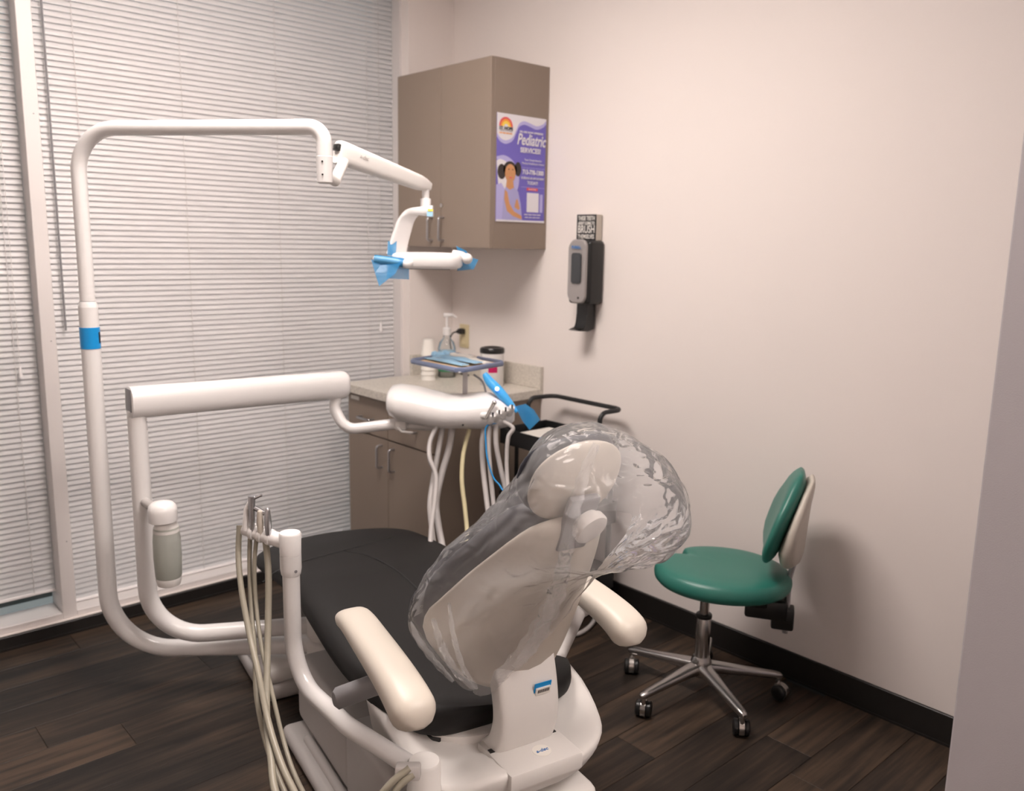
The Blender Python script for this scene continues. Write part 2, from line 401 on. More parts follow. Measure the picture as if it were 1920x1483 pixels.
# ================================================================== wall cabinet
YC, CD, Z0, Z1 = -.667, .327, 1.49, 2.252
def handle(parent, c, axis, out, L, nm='handle'):
    c, axis, out = Vector(c), Vector(axis), Vector(out)
    p = fillet([c-axis*L/2, c-axis*L/2+out*.028, c+axis*L/2+out*.028, c+axis*L/2], .012, 6)
    return mk(nm, sweep(p, .0048, 10), 'steel', parent)
t = thing('wall_cabinet', 'taupe two-door cabinet hung on the wall above the counter', 'cabinet', (-CD/2, YC/2, Z0))
mk('body', box(-CD+.02, -.001, YC, -.004, Z0, Z1, .001, 1), 'taupe', t, smooth=False)
ym = YC/2
d1 = mk('door', box(-CD, -CD+.0195, YC, ym-.0018, Z0+.001, Z1-.001, .0012, 1), 'taupe', t, smooth=False)
d2 = mk('door', box(-CD, -CD+.0195, ym+.0018, -.006, Z0+.001, Z1-.001, .0012, 1), 'taupe', t, smooth=False)
handle(d1, (-CD, ym-.022, 1.57), (0, 0, 1), (-1, 0, 0), .10); handle(d2, (-CD, ym+.060, 1.57), (0, 0, 1), (-1, 0, 0), .10)
mk('lock', cyl((-CD-.006, ym-.010, 1.672), (-CD, ym-.010, 1.672), .009, n=16, bev=.002), 'chrome', d1)

# poster on the near side
pa, pb, pc, pd = [ony(*q, YC-.0005) for q in ((932, 210), (1023, 224), (1020, 418), (929, 415))]
px0, px1, pz0, pz1 = -.295, -.017, 1.603, 2.0375
PW, PH = px1-px0, pz1-pz0
poster = mk('poster', box(px0, px1, YC-.0012, YC-.0002, pz0, pz1), 'purple', label='purple paediatric services poster taped to the side of the wall cabinet', cat='poster', smooth=False)
lay = [0]
def pp(u, v, k): return Vector((px0+u*PW, YC-.0013-.00025*k, pz1-v*PH))
def shape(pts, m, k, nm='printed_shape'):
    return mk(nm, prism([pp(u, v, k) for u, v in pts], (0, -.0002, 0)), m, poster, smooth=False)
def blob(cu, cv, ru, rv, a0=0, a1=360, n=28): return [(cu+ru*math.cos(math.radians(a0+(a1-a0)*i/n)), cv-rv*PW/PH*math.sin(math.radians(a0+(a1-a0)*i/n))) for i in range(n+(0 if a1-a0 == 360 else 1))]
wave = catmull([(1, .015, 0), (.93, .052, 0), (.8, .078, 0), (.66, .06, 0), (.54, .048, 0), (.44, .075, 0), (.38, .14, 0), (.31, .21, 0), (.18, .245, 0), (.07, .228, 0), (0, .185, 0)], 6)
clampv = lambda p: (min(1, max(0, p[0])), min(1, max(0, p[1])))
shape([(0, 0), (1, 0)]+[clampv((p.x, p.y+.032)) for p in wave], 'lavender', 1)
shape([(0, 0), (1, 0)]+[clampv((p.x, p.y)) for p in wave], 'poster_white', 2)
for r, m_, k in ((.135, 'red_print', 3), (.105, 'orange_print', 4), (.075, 'yellow_print', 5), (.035, 'poster_white', 6)):
    shape(blob(.175, .118, r, r, 0, 180), m_, k, 'printed_rainbow')
shape([clampv(q) for q in blob(.12, .60, .34, .34, -90, 90)]+[(0, .4)], 'lavender', 1)
shape([clampv(q) for q in blob(.06, .60, .28, .28, -90, 90)]+[(0, .44)], 'poster_white', 2)
shape([(0, .66), (.1, .64), (.2, .72), (.2, 1), (0, 1)], 'lavender', 3)
shape(blob(.105, .535, .085, .11), 'hair_print', 4, 'printed_hair'); shape(blob(.43, .50, .065, .105), 'hair_print', 4, 'printed_hair')
shape(blob(.27, .51, .135, .12), 'hair_print', 4, 'printed_hair')
shape(blob(.275, .545, .105, .135), 'skin_print', 5, 'printed_face')
shape([(.21, .60), (.33, .60), (.36, .70), (.19, .70)], 'skin_print', 4, 'printed_neck')
shape([(.19, .672), (.27, .70), (.36, .675), (.44, .71), (.5, .83), (.53, .98), (.12, .98), (.14, .80), (.16, .70)], 'dress_print', 5, 'printed_dress')
shape([(.17, .70), (.22, .72), (.27, .83), (.36, .90), (.52, .94), (.52, .975), (.34, .945), (.22, .90), (.16, .79)], 'skin_print', 6, 'printed_arm')
shape([(.37, .86), (.40, .79), (.43, .78), (.48, .87), (.45, .885)], 'skin_print', 6, 'printed_hand')
shape([(.23, .505), (.255, .502), (.255, .512), (.23, .515)], 'hair_print', 6, 'printed_eye'); shape([(.31, .502), (.335, .505), (.335, .515), (.31, .512)], 'hair_print', 6, 'printed_eye')
shape(blob(.285, .585, .03, .01), 'red_print', 6, 'printed_mouth')
shape([(.625, .715), (.875, .715), (.875, .9), (.625, .9)], 'poster_white', 2, 'printed_card')
shape([(.9, .725), (.96, .725), (.96, .9), (.9, .9)], 'lavender', 2, 'printed_card')
shape([(.62, .668), (.85, .668), (.85, .694), (.62, .694)], 'red_print', 2, 'printed_pill')
for v in (.478, .662): shape([(.5, v), (.99, v), (.99, v+.003), (.5, v+.003)], 'lavender', 2, 'printed_rule')
shape([(0, .982), (1, .982), (1, 1), (0, 1)], 'poster_white', 7, 'printed_border')
XD, ZD = (1, 0, 0), (0, 0, 1)
def ptx(s, u, v, size, width, m_='poster_white', k=8, shear=0, bold=0): return text(s, size, m_, poster, pp(u, v, k), XD, ZD, shear=shear, width=width*PW, bold=bold)
ptx('ST. HOPE', .175, .137, .017, .27, 'ink', bold=.0004); ptx('HEALTHCARE', .175, .158, .008, .25, 'logo_grey')
ptx('WE ARE NOW OFFERING', .69, .148, .011, .49, bold=.0003)
ptx('Pediatric', .69, .222, .064, .60, shear=.3, bold=.0012); ptx('SERVICES!', .68, .318, .028, .42, bold=.0008)
ptx('Your Comprehensive', .735, .405, .012, .36); ptx('Medical Healthcare Home', .735, .438, .012, .46)
ptx('713-778-1300', .74, .522, .026, .44, bold=.0009); ptx('SCHEDULE AN APPOINTMENT', .735, .578, .012, .48, bold=.0002); ptx('TODAY!', .735, .622, .019, .22, bold=.0004)
# lines too blurred to read: broken strokes of print, no words
for (u_, v_, w_, h_, m_) in ((.175, .180, .26, .009, 'orange_print'), (.735, .681, .16, .006, 'poster_white'), (.75, .925, .36, .008, 'poster_white'), (.75, .952, .33, .007, 'poster_white')):
    for k in range(4):
        a_ = u_-w_/2+w_*(k/4); b_ = a_+w_/4*.84
        shape([(a_, v_-h_/2), (b_, v_-h_/2), (b_, v_+h_/2), (a_, v_+h_/2)], m_, 8, 'printed_line')

# ================================================================== base cabinet, counter
YB, ZC = -.662, .868
t = thing('base_cabinet', 'taupe base cabinet with two drawers over two doors', 'cabinet', (-.305, YB/2, 0))
mk('body', box(-.59, -.001, YB, -.004, .10, ZC-.041), 'taupe', t, smooth=False)
mk('toe_kick', box(-.53, -.02, YB+.01, -.01, 0, .10), 'base', t, smooth=False)
mid = YB/2
def front(nm, y0, y1, z0, z1): return mk(nm, box(-.61, -.5905, y0, y1, z0, z1, .0012, 1), 'taupe', t, smooth=False)
for (a, b, s) in ((YB, mid-.002, -1), (mid+.002, -.006, 1)):
    dr = front('drawer', a, b, .655, ZC-.050); handle(dr, (-.61, (a+b)/2, .725), (0, 1, 0), (-1, 0, 0), .10)
    do = front('door', a, b, .102, .648); handle(do, (-.61, mid+s*.048, .57), (0, 0, 1), (-1, 0, 0), .10)
    if s > 0: mk('sticker', box(-.6115, -.6101, -.10, -.03, .795, .812), 'paper', dr, smooth=False)
ct = thing('countertop', 'speckled beige stone countertop with low backsplashes in the corner', 'countertop', (-.32, YB/2, ZC-.04))
mk('slab', box(-.635, -.001, YB-.013, -.001, ZC-.04, ZC, .003, 2), 'stone', ct, smooth=False)
mk('backsplash', box(-.02, -.001, YB-.013, -.001, ZC, ZC+.1, .002, 1), 'stone', ct, smooth=False)
mk('backsplash', box(XJ, -.02, -.02, -.001, ZC, ZC+.1, .002, 1), 'stone', ct, smooth=False)

# ------------------------------------------------------------------ things on the counter
q = onz(803, 712, ZC)
t = thing('cup_stack', 'white paper cups stacked upside down on the counter', 'cups', q)
n = 6
for k in range(n):
    z = k*.0235
    mk('cup', lathe((q.x, q.y, ZC+z), (0, 0, 1), [(0, .0355), (.003, .0365), (.006, .035), (.075, .0245), (.076, .022)], 20), 'paper', t)
q = onz(842, 704, ZC); q.y -= .02; q.x -= .03
t = thing('sanitizer_bottle', 'clear pump bottle with white pump and green label on the counter', 'bottle', (q.x, q.y, ZC))
mk('bottle', lathe((q.x, q.y, ZC), (0, 0, 1), [(0, .040), (.004, .043), (.14, .043), (.168, .036), (.19, .018), (.206, .017)], 24), 'clear', t)
mk('gel', lathe((q.x, q.y, ZC+.004), (0, 0, 1), [(0, .039), (.11, .039)], 24), 'clear', t)
mk('label', lathe((q.x, q.y, ZC+.03), (0, 0, 1), [(0, .0432), (.035, .0435)], 24), 'green', t, label='green label')
mk('label', lathe((q.x, q.y, ZC+.10), (0, 0, 1), [(0, .0432), (.028, .0435)], 24), 'pale_blue', t, label='pale blue label')
mk('collar', lathe((q.x, q.y, ZC+.204), (0, 0, 1), [(0, .02), (.03, .02), (.036, .014)], 20), 'white', t)
mk('pump', merge(cyl((q.x, q.y, ZC+.236), (q.x, q.y, ZC+.296), .0065, n=12), sweep(fillet([(q.x-.012, q.y+.01, ZC+.299), (q.x+.02, q.y-.017, ZC+.300), (q.x+.035, q.y-.03, ZC+.289)], .01), lambda s: .0105-.0055*s, 12)), 'white', t)
q = onz(922, 722, ZC)
t = thing('wipes_canister', 'white wipes canister with black lid and pink label', 'canister', (q.x, q.y, ZC))
mk('body', lathe((q.x, q.y, ZC), (0, 0, 1), [(0, .052), (.004, .055), (.15, .055), (.153, .052)], 32), 'white', t)
mk('lid', lathe((q.x, q.y, ZC+.15), (0, 0, 1), [(0, .0555), (.004, .057), (.018, .057), (.025, .052), (.027, .04), (.022, .034)], 32), 'black', t)
dv = (CAM-q); dv.z = 0; a0 = math.atan2(dv.y, dv.x)-.25
bm = bmesh.new(); rr = .0556; L = []
for k in range(9):
    a = a0-.05+.75*(k/8)
    L.append([bm.verts.new((q.x+rr*math.cos(a), q.y+rr*math.sin(a), z)) for z in (ZC+.065, ZC+.115)])
for a, b in zip(L, L[1:]): bm.faces.new((a[0], b[0], b[1], a[1]))
bmesh.ops.solidify(bm, geom=bm.faces[:], thickness=.0006)
mk('label', bm, 'pink', t, label='pink label')
# outlet with plug
t = thing('power_outlet', 'beige wall outlet above the counter', 'outlet', (-.003, -.105, .995))
mk('plate', box(-.006, -.0005, -.140, -.070, .997, 1.113, .002, 2), 'beige', t)
mk('socket', box(-.008, -.006, -.122, -.088, 1.063, 1.098, .001, 1), 'beige', t); mk('socket', box(-.008, -.006, -.122, -.088, 1.012, 1.047, .001, 1), 'beige', t)
t = thing('power_plug', 'black plug and cord in the beige outlet', 'plug', (-.02, -.108, 1.06))
mk('plug', merge(box(-.040, -.009, -.120, -.094, 1.066, 1.094, .005, 2), cyl((-.052, -.107, 1.08), (-.038, -.107, 1.08), .008, .011, 12)), 'black', t)
mk('cord', sweep(catmull([(-.05, -.107, 1.08), (-.075, -.10, 1.07), (-.085, -.095, 1.03), (-.07, -.10, .96), (-.055, -.12, .90), (-.05, -.14, .875), (-.05, -.2, .873)]), .004, 8), 'black', t)

# ================================================================== hand sanitizer dispenser + sign
t = thing('sanitizer_dispenser', 'black and silver hand sanitizer dispenser mounted on the wall', 'dispenser', (-.05, -.955, 1.16))
y0, y1 = -1.018, -.897
mk('body', box(-.088, -.0005, y0, y1, 1.272, 1.530, .014, 4), 'black', t)
rings = []
def rr_outline(cx_, cz_, hw_, hh_, r, n=8):
    o = []
    for (sx, sz, a0) in ((1, 1, 0), (-1, 1, 90), (-1, -1, 180), (1, -1, 270)):
        for k in range(n+1):
            a = math.radians(a0+90*k/n); o.append((cx_+sx*(hw_-r)+r*math.cos(a), cz_+sz*(hh_-r)+r*math.sin(a)))
    return o
def face_x(x, cy, cz, hw_, hh_, r, thick, bulge=0):
    o = rr_outline(cy, cz, hw_, hh_, r); rings = []
    for (sc, xx) in ((1, x), (1, x-thick*.6), (.96, x-thick)):
        rings.append([Vector((xx-bulge*(1-((b-cz)/hh_)**2), cy+(a-cy)*sc, cz+(b-cz)*sc)) for a, b in o])
    return loft(rings)
fc = mk('front_cover', face_x(-.086, -.955, 1.405, .050, .130, .035, .012, .006), 'silver', t)
mk('window', face_x(-.103, -.955, 1.418, .027, .062, .012, .002, .0015), 'dark_glass', fc)
mk('button', cyl((-.1005, -.968, 1.298), (-.097, -.968, 1.298), .005, n=12), 'black', fc)
text('PURELL', .016, 'logo_blue', fc, (-.1065, -.955, 1.502), (0, -1, 0), ZD, width=.052, bold=.0006)
sp = [Vector(v) for v in ((-.012, 0, 1.285), (-.012, 0, 1.20), (-.012, 0, 1.165), (-.05, 0, 1.158), (-.105, 0, 1.162), (-.109, 0, 1.165), (-.07, 0, 1.172), (-.062, 0, 1.19), (-.06, 0, 1.23), (-.062, 0, 1.285))]
bm = prism([Vector((p.x, -.985, p.z)) for p in sp], (0, .06, 0)); bmesh.ops.bevel(bm, geom=bm.edges[:], offset=.003, segments=2, affect='EDGES')
mk('drip_tray', bm, 'black', t)
sg = thing('box_sign', 'small black block sign with white lettering standing on the dispenser', 'sign', (-.025, -.945, 1.530))
sy0, sy1, sz0, sz1 = -1.0, -.893, 1.5305, 1.636
mk('block', box(-.040, -.004, sy0, sy1, sz0, sz1, .001, 1), 'beige' if False else 'cream', sg, smooth=False)
fr = mk('front_panel', box(-.042, -.040, sy0, sy1, sz0, sz1), 'ink', sg, smooth=False)
for s_, z_, sz_ in (('THESE TEETH', 1.620, .024), ("AREN'T GOING TO", 1.600, .018), ('BRUSH', 1.575, .044), ('THEMSELVES', 1.546, .024)):
    text(s_, sz_, 'paper', fr, (-.0421, (sy0+sy1)/2, z_), (0, -1, 0), ZD, width=.092, bold=.0004)

# ================================================================== black utility cart
def zpx(x, y, z): return onz(x, y, z)
t = thing('utility_cart', 'black metal utility cart against the wall behind the chair', 'cart', (-.21, -.985, 0))
cx0, cx1, cy0, cy1 = -.345, -.075, -1.20, -.775
def tray(z, h, nm):
    b = merge(box(cx0, cx1, cy0, cy1, z-h, z-h+.003), box(cx0, cx0+.004, cy0, cy1, z-h, z, .001, 1), box(cx1-.004, cx1, cy0, cy1, z-h, z, .001, 1), box(cx0, cx1, cy0, cy0+.004, z-h, z, .001, 1), box(cx0, cx1, cy1-.004, cy1, z-h, z, .001, 1))
    return mk(nm, b, 'black_metal', t, smooth=False)
tray(.752, .065, 'tray'); tray(.48, .09, 'tray'); tray(.20, .09, 'tray')
xm = (cx0+cx1)/2
for x in (cx0+.03, cx1-.03):
    for y in (cy0+.012, cy1-.012):
        mk('post', cyl((x, y, .05), (x, y, .69), .011, n=12), 'black_metal', t)
        mk('caster', merge(cyl((x-.011, y, .028), (x+.011, y, .028), .028, n=18), cyl((x, y, .03), (x, y, .06), .009, n=8)), 'black', t)
for x in (cx0+.09, cx1-.09):
    for y in (cy1-.008,): mk('post', box(x-.008, x+.008, y-.004, y+.004, .2, .69), 'black_metal', t, smooth=False)
hz = .862
mk('handle', sweep(fillet([(xm+.02, cy1-.006, .72), (xm+.02, cy1-.006, hz), (-.06, cy1-.03, hz), (-.06, cy0+.0, hz), (xm+.02, cy0+.006, hz), (xm+.02, cy0+.006, .72)], [0, .035, .04, .04, .035, 0], 8), .0095, 12), 'black_metal', t)
mk('paper_liner', box(cx0+.02, cx1-.03, cy0+.03, cy1-.05, .692, .730), 'paper', label='white paper stack lying in the cart tray', cat='paper', smooth=False)

# ================================================================== teal stool
SC = Vector((-.35, -1.84, 0)); SA = math.radians(31)
t = thing('operator_stool', 'teal padded stool with backrest on a five-star chrome base', 'stool', SC, SA)
hub = mk('base_hub', lathe((0, 0, .075), (0, 0, 1), [(0, .028), (.01, .035), (.05, .036), (.065, .03), (.07, .026)], 24), 'alu', t, local=True)
for k in range(5):
    a = math.radians(101+72*k)-SA; d = Vector((math.cos(a), math.sin(a), 0)); s = Vector((-d.y, d.x, 0))
    rings = []
    for (r, z, w_, h_) in ((.015, .105, .026, .022), (.06, .103, .024, .018), (.16, .092, .018, .014), (.25, .082, .0145, .012), (.272, .079, .012, .010), (.279, .078, .006, .005)):
        rings.append([d*r+s*(w_*sup(2*PI*i/14, 3)[0])+Vector((0, 0, z+h_*sup(2*PI*i/14, 3)[1])) for i in range(14)])
    mk('leg', loft(rings), 'alu', t, local=True)
    c = d*.265; ca = a+[.5, 2.2, 1.1, -2.4, .3][k]; ax = Vector((math.cos(ca), math.sin(ca), 0)); fwd = Vector((-ax.y, ax.x, 0))
    c2 = c+fwd*.014
    cs = mk('caster', merge(cyl(c+Vector((0, 0, .048)), c+Vector((0, 0, .075)), .008, n=10), lathe(c2-ax*.010+Vector((0, 0, .028)), ax, [(0, .024), (.002, .029), (.018, .029), (.020, .024)], 20)), 'chrome', t, local=True)
    for sg_ in (-1, 1):
        mk('wheel', lathe(c2+ax*(.0115*sg_)+Vector((0, 0, .0265)), ax*sg_, [(0, .0262), (.010, .0265), (.014, .022), (.015, .008)], 20), 'black', cs, local=True)
mk('column', merge(cyl((0, 0, .10), (0, 0, .285), .0245, n=24, bev=.002), cyl((0, 0, .28), (0, 0, .40), .0155, n=20)), 'chrome', t, local=True)
mk('column_collar', cyl((0, 0, .283), (0, 0, .297), .027, n=24, bev=.003), 'black', t, local=True)
# seat : facing +y, notch at the front
so = Vector((0, -.050, 0))
def seat_r(p):
    f = 1-.30*math.exp(-((p-PI*.33)/.17)**2)+.05*math.cos(2*p)*0
    return .213*f*(1+.05*math.cos(2*(p-PI/2)))
rings = []
for (sc, z) in ((.55, .415), (.86, .413), (.95, .417), (.99, .427), (1.0, .440), (.99, .455), (.95, .468), (.88, .475), (.75, .479), (.5, .480), (.25, .479), (.05, .4785)):
    rings.append([so+Vector((seat_r(2*PI*i/72)*sc*math.cos(2*PI*i/72), seat_r(2*PI*i/72)*sc*math.sin(2*PI*i/72), z)) for i in range(72)])
mk('seat', loft(rings), 'teal', t, local=True, angle=80)
mk('seat_plate', box(-.07, .07, -.11, .05, .392, .414, .008, 2), 'black', t, local=True)
br = thing_arm = mk('back_bracket', merge(box(-.045, .045, -.20, .01, .358, .404, .008, 2), box(-.036, .036, -.265, -.13, .318, .385, .010, 2), box(-.032, .032, -.286, -.215, .288, .36, .008, 2)), 'black', t, local=True)
mk('bracket_knob', lathe((.03, -.15, .385), (1, 0, 0), [(0, .012), (.02, .014), (.03, .012)], 14), 'black', br, local=True)
mk('back_post', sweep(fillet([(0, -.262, .27), (0, -.262, .46), (0, -.285, .58)], .05), .0095, 12), 'steel', t, local=True)
# backrest: in plane tilted back; local axes e1 lateral x, e2 up-tilted, e3 front
th = math.radians(17); e2 = Vector((0, -math.sin(th), math.cos(th))); e3 = Vector((0, math.cos(th), math.sin(th))); bo = Vector((0, -.235, .655))
def bk_w(v): return interp(v, [(-.14, .06), (-.125, .11), (-.08, .155), (0, .165), (.06, .145), (.11, .105), (.15, .075), (.172, .045)])
def bk_curve(u): return .9*u*u      # wraps forward at the sides
def backpad(f0, f1, sc, rnd, th_prof):
    rings = []; vs = [-.138, -.13, -.12, -.10, -.07, -.03, .01, .05, .09, .12, .145, .16, .17]
    for v in vs:
        w_ = bk_w(v)*sc; edge = min(1, (v+.142)/.05, (.174-v)/.05)**.5
        r = []
        g0 = f0-(.045*max(0, min(1, (.11-v)/.2)) if sc < 1 else 0)
        for i in range(28):
            cx_, cy_ = sup(2*PI*i/28, 2.6); u = w_*cx_
            n_ = (g0+f1)/2+(f1-g0)/2*cy_*edge+bk_curve(u)
            r.append(bo+Vector((u, 0, 0))+e2*(v*sc)+e3*n_)
        rings.append(r)
    return loft(rings)
mk('back_pad', backpad(-.018, .035, 1, 0, 0), 'teal', t, local=True, angle=80)
mk('back_shell', backpad(-.048, -.012, .95, 0, 0), 'cream', t, local=True, angle=80)

# ================================================================== dental chair
CA = Vector((-1.4, -1.95, 0)); CANG = math.radians(-10.8)
ch = thing('dental_chair', 'black upholstered dental chair with white base and cream armrests', 'dental chair', CA, CANG)
CMX = Matrix.Translation(CA) @ Matrix.Rotation(CANG, 4, 'Z')
def W(a, b, z): return CMX @ Vector((a, b, z))
def ckd(bm): bm.transform(CMX); return bm          # chair coords to world
# seat + leg cushion
wt = smooth_tab([(-.10, .10), (-.075, .175), (-.03, .225), (.06, .258), (.25, .283), (.5, .285), (.7, .278), (.9, .283), (1.05, .285), (1.13, .258), (1.18, .19), (1.205, .07)])
zt = smooth_tab([(-.10, .478), (-.03, .488), (.1, .497), (.3, .515), (.5, .540), (.62, .550), (.75, .540), (.95, .515), (1.1, .490), (1.205, .468)])
tt = smooth_tab([(-.10, .03), (-.07, .085), (.0, .10), (.3, .105), (.6, .10), (.9, .09), (1.1, .08), (1.17, .06), (1.205, .03)])
def seat_ring(b, n=40):
    w_, z_, h_ = interp(b, wt), interp(b, zt), interp(b, tt); r = []
    for i in range(n):
        cx_, cz_ = sup(2*PI*i/n, 3.2)
        dish = -.014*max(0, 1-(cx_/.8)**2)*(1 if cz_ > 0 else 0)*max(0, min(1, (1.0-b)/.3))
        r.append(Vector((w_*cx_, b, z_-h_/2+h_/2*cz_+dish)))
    return r
bs = [-.10, -.096, -.088, -.075, -.06, -.04, -.02]+[.0+.05*k for k in range(22)]+[1.08, 1.11, 1.14, 1.16, 1.18, 1.195, 1.205]
seat = mk('seat', loft([seat_ring(b) for b in bs]), 'black_vinyl', ch, local=True, angle=70)
def on_seat(a, b):
    w_, z_, h_ = interp(b, wt), interp(b, zt), interp(b, tt); cx_ = min(.999, abs(a)/w_)
    cz_ = (1-cx_**3.2)**(1/3.2); dish = -.014*max(0, 1-(cx_/.8)**2)*max(0, min(1, (1.0-b)/.3))
    return Vector((a, b, z_-h_/2+h_/2*cz_+dish))
CINV = CMX.inverted()
def seat_px(x, y):
    z = .5
    for _ in range(12):
        q_ = CINV @ onz(x, y, z); q2 = on_seat(q_.x, q_.y); z = .5*z+.5*q2.z
    return q2
for pts_ in ([(492, 1092), (520, 1070), (560, 1055), (620, 1038), (680, 1023), (735, 1008)], [(645, 1033), (690, 1042), (735, 1064), (770, 1092), (800, 1125), (830, 1165)]):
    mk('seam', sweep(catmull([seat_px(*q_) for q_ in pts_], 6), .0024, 6), 'seam', seat, local=True)
# seat pan under the cushion
def pan_ring(b, z0_, z1_, w_, n=40, e=3):
    return [Vector((w_*sup(2*PI*i/n, e)[0], b, (z0_+z1_)/2+(z1_-z0_)/2*sup(2*PI*i/n, e)[1])) for i in range(n)]
mk('seat_pan', loft([pan_ring(b, interp(b, zt)-interp(b, tt)-.035, interp(b, zt)-interp(b, tt)+.02, max(.03, interp(b, wt)-.035)) for b in (-.06, -.03, 0, .1, .2, .3, .4, .5, .6)]), 'black', ch, local=True)
mk('leg_pan', loft([pan_ring(b, interp(b, zt)-interp(b, tt)-.02, interp(b, zt)-interp(b, tt)+.02, max(.03, interp(b, wt)-.05)) for b in (.6, .7, .8, .9, 1.0, 1.1)]), 'black', ch, local=True)

# --- back frame
TH = math.radians(24); BO = Vector((0, -.085, .445))
bv = Vector((0, -math.sin(TH), math.cos(TH))); bn = Vector((0, math.cos(TH), math.sin(TH)))
def BK(u, v, n): return BO+Vector((u, 0, 0))+bv*v+bn*n
bw = smooth_tab([(.088, .03), (.10, .10), (.13, .155), (.17, .192), (.21, .208), (.26, .207), (.305, .194), (.36, .177), (.416, .158), (.475, .133), (.523, .11), (.561, .085), (.585, .05), (.595, .02)])
def rear_n(u): return -.03+2.9*u*u
def shell_ring(v, n=44):
    w_ = interp(v, bw); h_ = .018*min(1, (v-.083)/.03, (.6-v)/.03)**.5; r = []
    for i in range(n):
        cx_, cn = sup(2*PI*i/n, 2.3); u = w_*cx_; r.append(BK(u, v, rear_n(u)+.018+cn*h_))
    return r
vs_ = [.088, .092, .10, .11, .12, .14, .16]+[.18+.03*k for k in range(13)]+[.56, .575, .585, .592, .595]
mk('back_shell', loft([shell_ring(v) for v in vs_]), 'cream', ch, local=True, angle=80)
def pad_ring(v, n=44):
    w_ = interp(v, bw)+.010; e = min(1, (v-.08)/.05, (.602-v)/.05)**.5; r = []
    for i in range(n):
        cx_, cn = sup(2*PI*i/n, 2.8); u = w_*cx_; a = rear_n(u)+.034; b = .082+2.3*u*u
        r.append(BK(u, v-.004, (a+b)/2+(b-a)/2*cn*e))
    return r
mk('back_cushion', loft([pad_ring(v) for v in vs_]), 'navy_vinyl', ch, local=True, angle=80)
# headrest on its own more upright plane
TH2 = math.radians(22); HO = Vector((0, -.335, 1.055))
hv = Vector((0, -math.sin(TH2), math.cos(TH2))); hn = Vector((0, math.cos(TH2), math.sin(TH2)))
def HK(u, v, n): return HO+Vector((u, 0, 0))+hv*v+hn*n
def head_ring(v, n0, n1, ru, n=32):
    return [HK(ru*sup(2*PI*i/n, 2.3)[0], v, (n0+n1)/2+(n1-n0)/2*sup(2*PI*i/n, 2.3)[1]+1.2*(ru*sup(2*PI*i/n, 2.3)[0])**2) for i in range(n)]
hr = []
for k in range(17):
    s = -math.cos(PI*k/16); e = math.sqrt(max(0.002, 1-abs(s)**2.3)); hr.append(head_ring(.094*s, -.022*e, .004, .006+.102*e))
hs = mk('headrest_shell', loft(hr), 'cream', ch, local=True, angle=80)
hr = []
for k in range(17):
    s = -math.cos(PI*k/16); e = math.sqrt(max(0.002, 1-abs(s)**2.3)); hr.append(head_ring(.099*s, .004, .010+.042*e, .006+.106*e))
mk('headrest_cushion', loft(hr), 'navy_vinyl', ch, local=True, angle=80)
mk('headrest_bar', merge(obox(HK(0, -.075, -.038), (1, 0, 0), hv, hn, .072, .13, .018, .006), obox(BK(0, .555, .045), (1, 0, 0), bv, bn, .07, .14, .016, .006)), 'mid_grey', ch, local=True)
mk('headrest_knob', lathe(HK(.012, -.068, -.044), Vector((.12, -.85, -.5)), [(0, .030), (.008, .032), (.010, .037), (.024, .038), (.028, .035), (.030, .02)], 28), 'offwhite', ch, local=True)
# back bracket (curved arm)
path = [(-.07, .35), (-.115, .372), (-.150, .405), (-.168, .45), (-.170, .49), (-.160, .54), (-.143, .59), (-.128, .63)]
P = catmull([(0, a, b) for a, b in path], 5); F = frames(P); rings = []
for i, (p, (tg, a, b)) in enumerate(zip(P, F)):
    nn = Vector((0, tg.z, -tg.y)); w_ = .083-.006*math.sin(PI*i/len(P))
    rings.append([p+Vector((w_*sup(2*PI*j/28, 6)[0], 0, 0))+nn*(.028*sup(2*PI*j/28, 5)[1]) for j in range(28)])
brk = mk('back_bracket', loft(rings), 'offwhite', ch, local=True)
stk_c = Vector((.028, -.205, .535))
stn = Vector((0, -.97, -.2)).normalized()
st = mk('asset_sticker', obox(stk_c+Vector((0, .012, 0)), (1, 0, 0), Vector((0, -.2, .97)), Vector((0, -1, -.2)), .044, .030, .0022), 'blue_tape', ch, local=True, smooth=False, label='blue and white asset sticker')
mk('sticker_panel', obox(stk_c+Vector((0, .0095, -.005)), (1, 0, 0), Vector((0, -.2, .97)), Vector((0, -1, -.2)), .038, .017, .0040), 'paper', st, local=True, smooth=False)
for k in range(9): mk('barcode_bar', obox(stk_c+Vector((-.014+.0035*k, .0075, -.004)), (1, 0, 0), Vector((0, -.2, .97)), Vector((0, -1, -.2)), .0018, .008, .002), 'ink', st, local=True, smooth=False)
# rear shroud : lofted horizontal slices, open top rim curving
def shroud_outline(sc, b_rear, w_, front, n=48):
    o = []
    for i in range(n):
        c_, s_ = sup(2*PI*i/n, 2.6); o.append((w_*c_*sc, (front+b_rear)/2+(front-b_rear)/2*s_))
    return o
rings = []
for (z, w_, rear, frt) in ((.270, .15, -.11, .2), (.276, .19, -.155, .25), (.292, .225, -.20, .29), (.318, .250, -.236, .32), (.345, .262, -.252, .33), (.368, .268, -.258, .335), (.376, .265, -.254, .33), (.380, .254, -.243, .32), (.378, .215, -.19, .28), (.366, .185, -.15, .25)):
    def dz(a, b):
        t_ = min(1, max(0, (b+.16)/.22)); t_ = t_*t_*(3-2*t_)
        return (.055*t_+.014*math.exp(-((a+.10)/.05)**2)*(b < -.05)-.02*math.exp(-((a+.2)/.05)**2)*(1-t_)) if z > .34 else .02*t_*(z-.27)/.07
    rings.append([Vector((a, b, z+dz(a, b))) for a, b in shroud_outline(1, rear, w_, frt)])
sh = mk('rear_shroud', loft(rings), 'offwhite', ch, local=True, angle=60)
